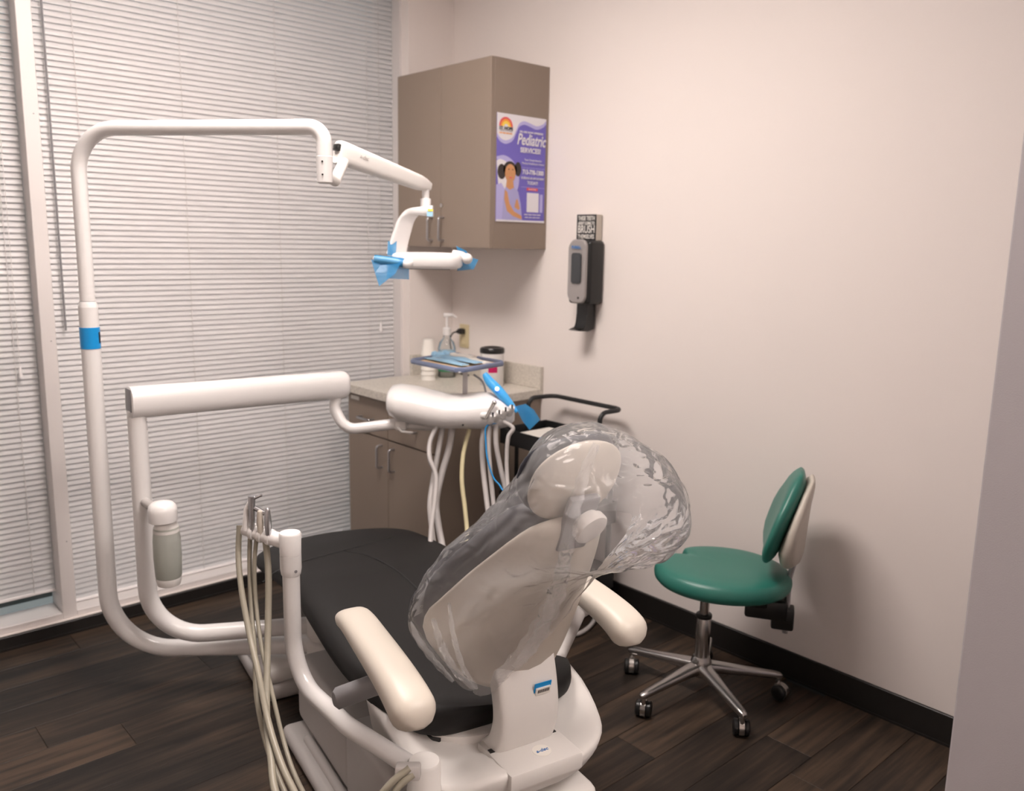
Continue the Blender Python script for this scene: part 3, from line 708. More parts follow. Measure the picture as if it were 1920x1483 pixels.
cp = mk('center_plate', box(-.092, .098, -.262, -.11, .352, .394, .006, 2), 'offwhite', ch, local=True)
mk('bracket_slot', box(-.088, .088, -.166, -.152, .3935, .3955), 'black', cp, local=True, smooth=False)
mk('logo_disc', lathe(Vector((.018, -.212, .3938)), (0, 0, 1), [(0, .022), (.0008, .022)], 24), 'paper', cp, local=True)
cw = CMX @ Vector((.018, -.212, .3950)); Xc = CMX.to_3x3() @ Vector((1, 0, 0)); Yc = CMX.to_3x3() @ Vector((0, 1, 0))
text('a-dec', .015, 'logo_blue', cp, cw, Xc, Yc, shear=.3, width=.032, bold=.0002)
mk('seat_collar', loft([[Vector((a, b, z)) for a, b in shroud_outline(1, r_, w_, f_)] for z, w_, r_, f_ in ((.345, .20, -.105, .3), (.35, .205, -.11, .3), (.402, .205, -.11, .3), (.406, .19, -.10, .3))]), 'offwhite', ch, local=True)
# lower body / lift arm / base plate
mk('base_column', box(-.17, .17, -.24, .10, .0, .275, .03, 4), 'offwhite', ch, local=True)
mk('foot_button', lathe(Vector((.06, -.235, .22)), (0, -.9, .45), [(0, .02), (.01, .02), (.018, .012)], 18), 'chrome', ch, local=True)
mk('release_lever', sweep([Vector((.06, -.20, .24)), Vector((.10, -.30, .215))], .012, 10), 'grey_plastic', ch, local=True)
mk('base_plate', box(-.305, .30, -.36, .745, .0, .05, .022, 4), 'grey_plastic', ch, local=True)
lc = mk('lift_cover', merge(ckd(box(-.25, .25, .30, .76, .05, .262, .03, 4))), 'grey_plastic', ch)
mk('lift_cover', box(-.262, .262, -.02, .297, .05, .285, .02, 3), 'grey_plastic', ch, local=True)
mk('plate_ridge', sweep([Vector((-.26, .62, .052)), Vector((-.26, .30, .052))], .014, 10), 'grey_plastic', ch, local=True)
# armrests
def armrest(s):
    sh_ = Vector((0, .075 if s > 0 else 0, 0))
    P = [p_+sh_ for p_ in catmull([(s*.285, .205, .618), (s*.292, .12, .640), (s*.298, .0, .634), (s*.302, -.12, .620), (s*.304, -.20, .602), (s*.304, -.262, .572)], 6)]
    rings = []; n = len(P)
    for i, p in enumerate(P):
        t_ = i/(n-1); a = P[max(0, i-1)]; b = P[min(n-1, i+1)]; tg = (b-a).normalized(); nn = Vector((0, -tg.z, tg.y)); nn = nn if nn.z > 0 else -nn
        e = min(1, max(.05, 1-(1-min(1, t_/.16))**2.2))**.5*min(1, max(.05, 1-(1-min(1, (1-t_)/.14))**2.2))**.5
        w_ = (.040+.008*t_)*e; h_ = (.020+.022*t_)*(.35+.65*e)*e
        rings.append([p+Vector((w_*sup(2*PI*j/28, 2.8)[0], 0, 0))+nn*(h_*sup(2*PI*j/28, 2.6)[1]) for j in range(28)])
    o = mk('armrest', loft(rings), 'cream', ch, local=True, angle=80)
    P2 = [Vector((s*.24, -.06, .555)), Vector((s*.30, -.02, .548)), Vector((s*.375, .02, .515))] if s < 0 else [CINV @ onz(1045, 1178, .5), CINV @ onz(1090, 1150, .505), CINV @ onz(1122, 1128, .51)]
    rr_ = [[p+Vector((0, .020*sup(2*PI*j/16, 2.5)[0], .024*sup(2*PI*j/16, 2.5)[1])) for j in range(16)] for p in P2]
    rr_.append([P2[-1]+Vector((s*.008, .014*math.cos(2*PI*j/16), .016*math.sin(2*PI*j/16))) for j in range(16)])
    mk('armrest_support', loft(rr_) if s < 0 else sweep([Vector((.12, .03, .44)), Vector((.22, .02, .47)), CINV @ onz(1085, 1150, .50), CINV @ onz(1110, 1133, .53)], .019, 14), 'mid_grey' if s < 0 else 'grey_plastic', ch, local=True)
    if s < 0: mk('armrest_link', sweep(fillet([Vector((s*.25, .0, .552)), Vector((s*.24, .02, .45)), Vector((s*.2, .02, .39))], .05), .018, 12), 'mid_grey', ch, local=True)
armrest(-1); armrest(1)
# ------------------------------------------------------------------ floor utility box beside the base front
bx_ = thing('utility_box', 'grey-white utility box on the floor under the leg rest', 'utility box', W(-.12, 1.17, 0), CANG)
mk('lower_case', ckd(merge(box(-.30, .14, .96, 1.34, 0, .055, .02, 3))), 'grey_plastic', bx_)
mk('upper_case', ckd(box(-.285, .13, .972, 1.325, .050, .108, .024, 4)), 'offwhite', bx_)

# ================================================================== swivel, light pole
SW = (-.05, .97)
# light pole
zl = .15
p1 = dep(200, 1080, 2.81)
TZ = 1.83
lt = thing('dental_light', 'white dental operatory light on a tall curved pole', 'dental light', W(SW[0], SW[1], .0), CANG)
mk('mount_collar', ckd(merge(lathe((SW[0], SW[1], .112), (0, 0, 1), [(0, .085), (.006, .095), (.066, .095), (.074, .085), (.076, .06)], 28))), 'offwhite', lt)
base_pt = W(SW[0], SW[1], zl)
topL = onz(178, 243, TZ); topR = onz(607, 238, TZ)
pole_xy = Vector((p1.x, p1.y, 0))
path = fillet([base_pt, Vector((p1.x, p1.y, zl)), Vector((p1.x, p1.y, 1.295))], .20, 14)
mk('lower_pole', sweep(path, .0285, 24), 'white', lt)
mk('pole_collar', lathe((p1.x, p1.y, 1.255), (0, 0, 1), [(0, .0278), (.02, .0285), (.045, .0275), (.057, .0232)], 24), 'white', lt)
up0 = Vector((p1.x, p1.y, 1.30)); dirh = (topR-Vector((p1.x, p1.y, TZ))); dirh.z = 0; endp = Vector((topR.x, topR.y, TZ))
mk('upper_pole', sweep(fillet([up0, Vector((p1.x, p1.y, TZ)), endp, endp-Vector((0, 0, .145))], [0, .13, .045, 0], 14), .0222, 24), 'white', lt)
mk('pole_joint', cyl((p1.x, p1.y, 1.3105), (p1.x, p1.y, 1.3135), .0228, n=24), 'mid_grey', lt)
tp = mk('tape_band', cyl((p1.x, p1.y, 1.165), (p1.x, p1.y, 1.232), .0296, n=28), 'blue_tape', lt, label='bright blue tape band round the pole')
dc = (CAM-Vector((p1.x, p1.y, 1.2))); dc.z = 0; dc.normalize(); rgt = Vector((0, 0, 1)).cross(dc)
pos = Vector((p1.x, p1.y, 1.20))+(dc*.45+rgt*.89).normalized()*.0298
nrm = (dc*.45+rgt*.89).normalized()
mk('handwritten_mark', obox(pos, Vector((0, 0, 1)).cross(nrm), (0, 0, 1), nrm, .008, .034, .0012), 'ink', tp, smooth=False)
# swivel end block + screws
e0 = endp-Vector((0, 0, .145))
mk('swivel_block', lathe(e0-Vector((0, 0, .012)), (0, 0, 1), [(0, .016), (.004, .022), (.075, .0235), (.076, .022)], 24), 'white', lt)
vd = (CAM-e0); vd.z = 0; vd.normalize(); vr = Vector((0, 0, 1)).cross(vd)
for dz in (.012, .048): mk('screw', cyl(e0+Vector((0, 0, dz))+vd*.0225-vr*.006, e0+Vector((0, 0, dz))+vd*.0245-vr*.006, .0028, n=10), 'black', lt)
# flex arm
A0 = dep(633, 284, 2.70); A1 = dep(803, 349, 2.98)
A0 = Vector((A0.x, A0.y, A0.z)); ad = (A1-A0).normalized(); sd = ad.cross(Vector((0, 0, 1))).normalized(); ud = sd.cross(ad)
mk('arm_bracket', sweep([e0+Vector((0, 0, .012)), e0+Vector((0, 0, .006))+ad*.035, A0+ad*.03-ud*.022], .0165, 14), 'offwhite', lt)
rings = []; LA = (A1-A0).length
for k in range(16):
    s = k/15; hh = .037-.013*s; ww = .026-.006*s; e = 1 if 0 < k < 14 else (.85 if k == 14 else (.55 if k == 15 else .97))
    rings.append([A0+ad*(LA*1.02*s)+sd*(ww*e*sup(2*PI*j/28, 4)[0])+ud*(hh*e*sup(2*PI*j/28, 3.4)[1]) for j in range(28)])
fa = mk('flex_arm', loft(rings), 'offwhite', lt, angle=50)
mk('arm_end_opening', obox(A0-ad*.004+ud*.012, ad, sd, ud, .016, .030, .022, .005), 'black', fa)
text('a-dec', .017, 'logo_grey', fa, A0+ad*.085-sd*0+ud*.006+(sd if sd.dot(CAM-A0) > 0 else -sd)*.0262, ad, ud, shear=.3, width=.035)
# lamp head
S_ = A1-Vector((0, 0, .02))+ad*.0
nk = onz(795, 392, A1.z-.085) if False else A1+Vector((0, 0, -.09))
mk('lamp_stem', merge(cyl(A1-Vector((0, 0, .005))-ad*.012, A1-Vector((0, 0, .06))-ad*.012, .0125, n=20), cyl(A1-Vector((0, 0, .045))-ad*.012, A1-Vector((0, 0, .085))-ad*.012, .0185, n=20, bev=.003)), 'white', lt)
hr_ = Vector((RT.x, RT.y, 0)).normalized(); hf = Vector((FW.x, FW.y, 0)).normalized()
Pk = A1-ad*.012
def LP(x, y, D=2.97): return dep(x, y, D)
neck = catmull([LP(812, 396), LP(795, 396), LP(775, 398), LP(762, 412), LP(755, 432), LP(748, 455), LP(743, 476)], 6)
rings = []
for i, p in enumerate(neck):
    a = neck[max(0, i-1)]; b = neck[min(len(neck)-1, i+1)]; tg = (b-a).normalized(); wv = (hf*(1-.35*min(1, i/12))+hr_*.62*min(1, i/12)).normalized(); nn = wv.cross(tg).normalized()
    s = i/(len(neck)-1); w_ = .030+.012*s; h_ = .020-.011*min(1, s*2.2)
    rings.append([p+wv*(w_*sup(2*PI*j/20, 4)[0])+nn*(h_*sup(2*PI*j/20, 3)[1]) for j in range(20)])
nk_ = mk('lamp_yoke', loft(rings), 'white', lt, angle=50)
mk('sticker', obox(LP(806, 399, 2.925), hr_, hf, (0, 0, 1), .020, .002, .024), 'pale_blue', nk_, smooth=False, label='small blue and yellow sticker')
mk('sticker_band', obox(LP(807, 394, 2.922), hr_, hf, (0, 0, 1), .018, .002, .008), 'yellow_print', nk_, smooth=False)
hc = LP(800, 488, 2.99)
def head_slab(z0_, z1_, sx, sy):
    rings = []
    for (sc, z) in ((.86, z0_), (.95, z0_+.004), (1, z0_+.012), (1, z1_-.014), (.96, z1_-.006), (.86, z1_), (.5, z1_+.002), (.1, z1_+.003)):
        rings.append([hc+hr_*(sx*sc*sup(2*PI*j/44, 4)[0])+hf*(sy*sc*sup(2*PI*j/44, 4)[1])+Vector((0, 0, z)) for j in range(44)])
    return loft(rings)
hd = mk('lamp_head', head_slab(-.028, .026, .125, .085), 'white', lt, angle=60)
mk('lamp_lens', obox(hc-Vector((0, 0, .029)), hr_, hf, (0, 0, 1), .17, .10, .003, .001), 'dark_glass', hd)
hl = LP(764, 495, 2.90); hl2 = LP(706, 486, 2.90)
hh_l = mk('lamp_handle', merge(sweep([LP(775, 490, 2.93), hl], .013, 14), sweep([hl, hl2], .0135, 16), ball(hl, .0165), ball(hl2, .0135)), 'white', lt)
g0 = LP(866, 478, 3.02); g1 = LP(876, 485, 2.97)
mk('lamp_handle', merge(sweep([LP(850, 475, 3.03), g0, g1], .013, 14), ball(g1, .019)), 'white', lt)
# blue barrier films
def film(name, pts, label, thick=.0008):
    bm = bmesh.new(); vs2 = [bm.verts.new(p) for p in pts]; bm.faces.new(vs2)
    bmesh.ops.solidify(bm, geom=bm.faces[:], thickness=thick)
    return bm
t = thing('barrier_film', 'blue barrier film wrapped on the left handle of the dental light', 'plastic film', hl2)
mk('sleeve', sweep([LP(757, 493, 2.90), LP(730, 489, 2.90), LP(702, 486, 2.90)], .0155, 14), 'blue_film', t)
mk('flap', film('f', [LP(696, 487, 2.89), LP(724, 480, 2.91), LP(756, 484, 2.89), LP(742, 512, 2.87), LP(711, 537, 2.86), LP(703, 512, 2.88)], ''), 'blue_film', t, smooth=False)
mk('flap', film('f', [LP(728, 488, 2.915), LP(767, 500, 2.93), LP(767, 524, 2.93), LP(724, 522, 2.92)], ''), 'blue_film', t, smooth=False)
mk('flap', film('f', [LP(727, 452, 2.94), LP(744, 452, 2.95), LP(742, 482, 2.93), LP(726, 478, 2.92)], ''), 'blue_film', t, smooth=False)
t = thing('barrier_film', 'blue barrier film behind the right handle of the dental light', 'plastic film', g0)
mk('flap', film('f', [LP(855, 461, 3.04), LP(874, 470, 3.04), LP(882, 482, 3.035), LP(897, 487, 3.03), LP(888, 505, 3.03), LP(857, 508, 3.035), LP(862, 485, 3.04)], ''), 'blue_film', t, smooth=False)

# ================================================================== delivery unit
dl = thing('delivery_unit', 'white dental delivery unit on a curved pole and horizontal arm', 'dental unit', W(SW[0], SW[1], .19), CANG)
zd = .228
mk('mount_collar', ckd(lathe((SW[0], SW[1], .190), (0, 0, 1), [(0, .06), (.003, .09), (.010, .095), (.068, .095), (.078, .085), (.08, .02)], 28)), 'offwhite', dl)
p2 = dep(275, 1080, 2.74)
mk('pole', sweep(fillet([W(SW[0], SW[1], zd), Vector((p2.x, p2.y, zd)), Vector((p2.x, p2.y, .965))], .17, 14), .0285, 24), 'white', dl)
mk('pole_collar', cyl((p2.x, p2.y, .965), (p2.x, p2.y, .984), .0285, n=24, bev=.003), 'white', dl)
for dz in (.945, .922):
    vd = CAM-Vector((p2.x, p2.y, dz)); vd.z = 0; vd.normalize(); vr = Vector((0, 0, 1)).cross(vd); nn = (vd*.25+vr*.97).normalized()
    mk('screw', cyl(Vector((p2.x, p2.y, dz))+nn*.0265, Vector((p2.x, p2.y, dz))+nn*.0285, .003, n=8), 'black', dl)
B0 = dep(246, 760, 2.50); B0 = Vector((p2.x, p2.y, 1.008)); B1 = dep(632, 722, 3.08)
bd = (B1-B0).normalized(); bs_ = bd.cross(Vector((0, 0, 1))).normalized(); bu = bs_.cross(bd); LB = (B1-B0).length
rings = []
for k, (s, e) in enumerate(((-.022, .9), (-.02, 1), (LB*.25, 1), (LB*.5, 1), (LB*.75, 1), (LB+.012, 1), (LB+.026, .97), (LB+.036, .85), (LB+.040, .6))):
    rings.append([B0+bd*s+bs_*(.040*e*sup(2*PI*j/32, 2.5)[0])+bu*(.050*e*sup(2*PI*j/32, 2.6)[1]) for j in range(32)])
ar = mk('flex_arm', loft(rings), 'white', dl, angle=50)
mk('arm_end_opening', obox(B0-bd*.0222+bu*.008, bd, bs_, bu, .003, .056, .07, .004), 'mid_grey', ar)
mk('arm_pivot', lathe((p2.x, p2.y, .980), (0, 0, 1), [(0, .024), (.004, .022), (.045, .016)], 20), 'white', dl)
E0 = Vector((B1.x, B1.y, B1.z-.03)); pth = [dep(624, 752, 3.08), dep(640, 797, 3.08), dep(690, 802, 3.08), dep(752, 793, 3.10)]
mk('elbow_tube', sweep(fillet([E0]+[dep(626, 765, 3.08), dep(648, 806, 3.08), dep(752, 793, 3.10)], [0, .06, .06, 0], 10), .0195, 20), 'white', dl)
# head
DH = 3.12
hx = hr_; H0 = dep(728, 765, DH); H1 = dep(962, 778, DH)
def hp(x, y, D=DH): return dep(x, y, D)
prof = [(729, 750, 18), (735, 750, 26), (750, 753, 32), (780, 759, 34), (810, 766, 33), (840, 770, 30), (865, 770, 30), (890, 769, 32), (915, 768, 33), (940, 770, 30), (955, 772, 24), (965, 773, 14)]
rings = []
for k, (x, y, hpx) in enumerate(prof):
    c = hp(x, y); hgt = hpx*DH/FPX; dw = .115*min(1, .45+.8*(hpx-14)/20)
    rings.append([c+hf*(dw*sup(2*PI*j/36, 2.6)[0]+.0)+Vector((0, 0, 1))*(hgt*sup(2*PI*j/36, 2.3)[1]) for j in range(36)])
dh = mk('delivery_head', loft(rings), 'white', dl, angle=60)
for x, y in ((808, 787), (868, 797)): mk('screw', ball(hp(x, y, DH-.10), .004, 8), 'black', dh)
# control panel end with handpiece holders
fp = hp(925, 772, DH-.115)
mk('holder_panel', obox(hp(925, 768, DH-.085), hr_, (hf*.8+Vector((0, 0, .6))), Vector((0, 0, .8))-hf*.6, .10, .085, .03, .014, 3), 'white', dh)
for k in range(4):
    c = hp(921+12*k, 785-5*k, DH-.115); d_ = (Vector((0, 0, .75))-hf*.5+hr_*.25).normalized()
    ho = mk('handpiece_holder', lathe(c-d_*.024, d_, [(0, .008), (.006, .0115), (.035, .0125), (.044, .010)], 16), 'white', dh)
    mk('holder_slot', obox(c+d_*.021, hr_, d_.cross(hr_), d_, .006, .020, .002), 'black', ho, smooth=False)
c0 = hp(910, 785, DH-.135); mk('handpiece', merge(cyl(c0, hp(926, 757, DH-.125), .0055, .0075, 12), ball(hp(927, 755, DH-.125), .009, 12)), 'chrome', dh)
# under-head bracket
mk('under_bracket', merge(sweep([hp(750, 796, 3.10), hp(815, 800, 3.12)], .016, 12), obox(hp(752, 796, 3.1), hr_, hf, (0, 0, 1), .045, .05, .035, .008)), 'offwhite', dl)
mk('brake_lever', sweep(fillet([hp(745, 800, 3.06), hp(752, 809, 3.06), hp(774, 811, 3.06)], .01), .004, 8), 'offwhite', dl)
# tray post
mk('tray_post', obox(hp(872, 722, DH), hr_, hf, (0, 0, 1), .018, .008, .11, .002), 'hose_grey', dl)
mk('tray_arm', sweep(catmull([hp(888, 702, DH), hp(905, 716, DH), hp(912, 740, DH)]), .004, 8), 'mid_grey', dl)
# hoses
def hose(pts, r, m, nm='hose', D0=DH, D1=None):
    P = [dep(x, y, D) for x, y, D in pts]; k_ = len(dl.children) % 5; L_ = P[-1]; T_ = W(.02+.03*k_, 1.0+.02*k_, .09)
    P += [Vector((L_.x*.8+T_.x*.2, L_.y*.8+T_.y*.2, .20)), Vector((L_.x*.5+T_.x*.5, L_.y*.5+T_.y*.5, .05)), T_]; return mk(nm, sweep(catmull(P, 8), r, 10), m, dl)
hose([(818, 800, 3.05), (806, 830, 3.03), (806, 860, 3.0), (817, 890, 2.98), (816, 930, 2.95), (809, 985, 2.9), (806, 1030, 2.85), (800, 1090, 2.75)], .0085, 'hose_grey')
hose([(830, 800, 3.08), (822, 845, 3.07), (812, 900, 3.05), (806, 950, 3.0), (812, 1010, 2.95), (818, 1070, 2.85)], .0095, 'hose_grey')
hose([(848, 800, 3.09), (842, 840, 3.09), (828, 890, 3.08), (818, 940, 3.05), (822, 985, 3.0), (830, 1030, 2.92), (836, 1090, 2.8)], .012, 'hose_grey')
hose([(880, 805, 3.08), (869, 850, 3.06), (866, 900, 3.03), (872, 955, 3.0), (876, 1010, 2.95), (870, 1080, 2.8)], .008, 'hose_yellow')
hose([(910, 795, 3.05), (904, 830, 3.05), (906, 880, 3.05), (914, 950, 3.0), (925, 1050, 2.9)], .0095, 'hose_grey')
hose([(918, 795, 3.03), (916, 830, 3.03), (919, 880, 3.02), (926, 950, 3.0), (938, 1050, 2.9)], .0085, 'hose_grey')
hose([(930, 790, 3.03), (930, 830, 3.02), (938, 875, 3.02), (950, 930, 3.0), (960, 1030, 2.9)], .009, 'hose_grey')
hose([(944, 790, 3.01), (962, 803, 3.0), (953, 820, 3.0), (950, 860, 3.0), (952, 910, 2.98), (960, 1000, 2.9)], .0075, 'hose_grey')
hose([(935, 792, 3.02), (912, 800, 3.02), (911, 830, 3.02), (914, 860, 3.01), (925, 895, 3.0), (940, 915, 2.98), (955, 960, 2.95)], .0026, 'blue_tape', 'blue_tube')

# tray and its contents
ZT = hp(860, 686).z
TC = [onz(x, y, ZT) for x, y in ((768, 677), (862, 695), (947, 681), (850, 664))]
ctr = sum(TC, Vector())/4
t = thing('instrument_tray', 'blue-grey instrument tray held above the delivery head', 'tray', ctr)
mk('tray_base', prism([ctr+(p-ctr)*.98-Vector((0, 0, .009)) for p in TC], (0, 0, .004)), 'offwhite', t, smooth=False)
rim = [ctr+(p-ctr) for p in TC]; rimp = []
for i in range(4):
    a, b, c_ = rim[i-1], rim[i], rim[(i+1) % 4]; rimp += [b+(a-b).normalized()*.02, b+(c_-b).normalized()*.02]
for i in range(8):
    pass
mk('tray_rim', sweep(rimp+[rimp[0]], .0095, 8), 'tray_edge', t)
mk('tray_liner', prism([ctr+(p-ctr)*.95-Vector((0, 0, .005)) for p in TC], (0, 0, .003)), 'peach', label='peach paper liner lying in the instrument tray', cat='tray liner', smooth=False)
ex = (TC[1]-TC[0]).normalized(); ey = (TC[3]-TC[0]).normalized(); Lx = (TC[1]-TC[0]).length; Ly = (TC[3]-TC[0]).length
def tp_(u, v, z): return TC[0]+(TC[1]-TC[0])*u+(TC[3]-TC[0])*v+Vector((0, 0, z))
for k, (u0, v0, u1, v1, wd, m_, lb, z) in enumerate((
    (.05, .35, .85, .30, .035, 'pale_blue', 'pale blue instrument pouch on the front edge of the tray', .0),
    (.10, .48, .95, .50, .040, 'pale_blue', 'wide pale blue pouch in the middle of the tray', .006),
    (.25, .66, 1.02, .62, .035, 'paper', 'white wrapped pouch next to the blue pouches on the tray', .004),
    (.08, .72, .55, .86, .045, 'paper', 'white folded gauze at the back of the tray', .004))):
    a, b = tp_(u0, v0, z+.004), tp_(u1, v1, z+.004); d = (b-a).normalized(); s = Vector((0, 0, 1)).cross(d)
    rings = []
    for j in range(9):
        f = j/8; hgt = .002+.007*math.sin(PI*f)+.002*((j*7+k*3) % 3)
        c_ = a+(b-a)*f; rings.append([c_+s*(wd/2*cx_)+Vector((0, 0, max(0, hgt*cz_))) for cx_, cz_ in [sup(2*PI*i/16, 3) for i in range(16)]])
    mk('instrument_pouch', loft(rings), m_, label=lb, cat='pouch')
fb = tp_(.12, .55, .01)
mk('tissue', merge(ball(fb, .022, 10, 1, 1, .7), ball(fb+Vector((.02, -.01, .004)), .018, 10), ball(fb+Vector((-.01, .02, .002)), .016, 8)), 'pale_blue', label='crumpled light blue wrap at the left end of the tray', cat='wrap')
# intraoral wand in blue sleeve
t = thing('curing_light', 'blue-sleeved wand with lit blue light leaning on the delivery head', 'curing light', hp(965, 770))
wp = [hp(908, 700, 3.06), hp(918, 715, 3.06), hp(934, 732, 3.05), hp(952, 752, 3.04), hp(970, 772, 3.03)]
P = catmull(wp, 5)
mk('wand', sweep(P, lambda s: .006+.012*math.sin(PI*min(1, s*1.1))**.7*.9+.002, 14), 'blue', t)
mk('led_button', ball(hp(932, 729, 3.03), .008, 12), 'led', t)
mk('sleeve_flap', film('f', [hp(966, 762, 3.0), hp(985, 757, 3.0), hp(1001, 768, 2.99), hp(1013, 787, 2.98), hp(993, 806, 2.98), hp(980, 790, 2.99)], ''), 'blue_film', t, smooth=False)
mk('sleeve_flap', film('f', [hp(968, 764, 3.01), hp(988, 760, 3.02), hp(1008, 784, 3.02), hp(990, 800, 3.01)], ''), 'blue_film', t, smooth=False)

# ------------------------------------------------------------------ water bottle on the delivery pole
wbp = dep(312, 1000, 2.56); vx = Vector((wbp.x, wbp.y, 0))
zb0 = dep(316, 1104, 2.56).z; zb1 = dep(305, 976, 2.56).z; zb2 = dep(300, 930, 2.56).z
t = thing('water_bottle', 'frosted water bottle with white cap hung on the delivery pole', 'bottle', (wbp.x, wbp.y, zb0))
Hh = zb1-zb0
mk('body', lathe((wbp.x, wbp.y, zb0+.02), (0, 0, 1), [(0, .034), (.012, .038), (.07, .0405), (Hh*.62, .040), (Hh*.82, .036)], 28), 'frost', t)
mk('water', lathe((wbp.x, wbp.y, zb0+.022), (0, 0, 1), [(0, .033), (.012, .0368), (.07, .039), (Hh*.5, .0388)], 28), 'frost', t)
mk('base_ring', lathe((wbp.x, wbp.y, zb0), (0, 0, 1), [(0, .026), (.003, .033), (.022, .0375), (.028, .036)], 28), 'offwhite', t)
mk('neck_ring', lathe((wbp.x, wbp.y, zb0+Hh*.84+.0), (0, 0, 1), [(0, .0375), (.005, .038), (.022, .033), (.034, .028), (.05, .028)], 28), 'offwhite', t)
mk('cap', lathe((wbp.x-.008, wbp.y+.0, zb1), (0, 0, 1), [(0, .034), (.004, .041), (.035, .042), (.05, .039), (.060, .030), (.065, .012)], 28), 'white', t)
mk('pole_clamp', sweep([Vector((p2.x, p2.y, zb1+.018)), Vector((wbp.x, wbp.y, zb1+.018))], .014, 12), 'grey_plastic', t)

# ================================================================== assistant arm with instrument holder
asst = thing('assistant_arm', 'white assistant instrument arm curving up beside the near armrest', 'instrument arm', W(-.254, -.172, .05), CANG)
mk('hub_stem', cyl(W(-.254, -.172, .05), W(-.254, -.172, .275), .04, n=24), 'offwhite', asst)
mk('hub', lathe(W(-.254, -.172, .27), (0, 0, 1), [(0, .05), (.02, .048), (.05, .042), (.06, .037), (.10, .037), (.102, .0355), (.16, .0355), (.165, .032)], 28), 'offwhite', asst)
zt_ = .402
post = dep(548, 1150, 2.16); posttop = dep(541, 1010, 2.16)
P = fillet([W(-.254, -.172, zt_), W(-.330, .08, zt_), Vector((post.x, post.y, zt_+.005)), Vector((post.x, post.y, posttop.z-.04))], [0, .3, .12, 0], 14)
mk('tube', sweep(P, .0215, 22), 'white', asst)
mk('post_head', lathe((post.x, post.y, posttop.z-.083), (0, 0, 1), [(0, .022), (.004, .0245), (.018, .0265), (.055, .0265), (.0555, .0255), (.0565, .0265), (.108, .0275), (.112, .025)], 28), 'white', asst)
bar_d = (dep(450, 982, 2.20)-dep(541, 1012, 2.16)); bar_d.normalize(); b0 = Vector((post.x, post.y, posttop.z-.001))
bar = mk('holder_bar', sweep([b0, b0+bar_d*.07, b0+bar_d*.135], lambda s: .0195-.003*s, 16), 'white', asst)
def hb(k): return b0+bar_d*k
for k in (.058, .083, .108): mk('holder_ring', lathe(hb(k)-bar_d*.007, bar_d, [(0, .016), (.003, .021), (.012, .021), (.015, .016)], 16), 'white', bar)
screw_p = Vector((post.x, post.y, posttop.z-.066)); vd = CAM-screw_p; vd.z = 0; vd.normalize(); vr = Vector((0, 0, 1)).cross(vd)
mk('screw', cyl(screw_p+(vd*.9+vr*.43)*.0255, screw_p+(vd*.9+vr*.43)*.0275, .004, n=10), 'mid_grey', asst)
def inst(k, off, h, kind):
    c = hb(k)-hf*.012+Vector((0, 0, .012))
    if kind == 'suction':
        o = mk('suction_tip', sweep([c-Vector((0, 0, .01)), c+Vector((.006, 0, h*.6)), c+Vector((.018, -.010, h))], lambda s: .009-.003*s, 12), 'white', asst)
    elif kind == 'syringe':
        o = mk('air_water_syringe', merge(sweep([c-Vector((0, 0, .01)), c+Vector((.002, 0, h))], lambda s: .0060+.003*s, 12), cyl(c+Vector((0, 0, h-.03))+hr_*.008, c+Vector((0, 0, h-.045))+hr_*.034, .0065, n=10), cyl(c+Vector((0, 0, h-.01)), c+Vector((0, 0, h+.004))+hr_*.028, .0035, n=8)), 'steel', asst)
    else:
        o = mk('suction_valve', merge(sweep([c-Vector((0, 0, .012)), c+Vector((0, 0, h*.5)), c+Vector((0, 0, h))], lambda s: .0065+.0025*math.sin(PI*s), 12), ball(c+Vector((0, 0, h)), .0066, 10)), kind, asst)
inst(.128, 0, .075, 'suction'); inst(.108, 0, .085, 'syringe'); inst(.083, 0, .05, 'cream'); inst(.060, 0, .062, 'steel')
def ahose(pts, r, m='hose_beige'): mk('hose', sweep(catmull([dep(*q) for q in pts]+[W(-.36, -.20, .10), W(-.27, -.18, .15)], 8), r, 10), m, asst)
ahose([(449, 985, 2.19), (447, 1040, 2.18), (452, 1100, 2.15), (466, 1180, 2.10), (484, 1260, 2.03), (500, 1340, 1.97), (520, 1410, 1.9), (545, 1470, 1.83), (585, 1530, 1.75), (690, 1560, 1.68), (770, 1500, 1.66)], .0075)
ahose([(469, 1000, 2.18), (468, 1060, 2.17), (471, 1140, 2.15), (478, 1220, 2.1), (480, 1300, 2.05), (495, 1380, 2.0), (515, 1440, 1.95), (560, 1530, 1.85), (640, 1590, 1.75)], .006)
ahose([(481, 1008, 2.17), (477, 1060, 2.16), (480, 1130, 2.15), (490, 1210, 2.1), (508, 1290, 2.05), (532, 1390, 1.98), (556, 1460, 1.9), (600, 1540, 1.8)], .0055)
ahose([(498, 1012, 2.16), (503, 1070, 2.14), (503, 1150, 2.12), (501, 1240, 2.08), (500, 1340, 2.0), (508, 1420, 1.9), (518, 1490, 1.82), (560, 1580, 1.72)], .0085)
mk('hose_clip', obox(dep(765, 1446, 1.70), RT, UP, FW, .05, .03, .03, .005), 'grey_plastic', asst)
ahose([(768, 1440, 1.69), (740, 1462, 1.68), (715, 1490, 1.68), (690, 1530, 1.7)], .0075)
ahose([(775, 1452, 1.69), (752, 1470, 1.68), (730, 1500, 1.68), (700, 1545, 1.7)], .0075)

# ------------------------------------------------------------------ loose white hose on the floor right of the chair
mk('floor_hose', sweep(catmull([onz(1040, 1182, .03), onz(1062, 1187, .012), onz(1085, 1188, .012), onz(1108, 1172, .012), onz(1118, 1150, .02), onz(1112, 1128, .05)], 8), .009, 10), 'hose_grey', label='white hose loop on the floor right of the chair', cat='hose')

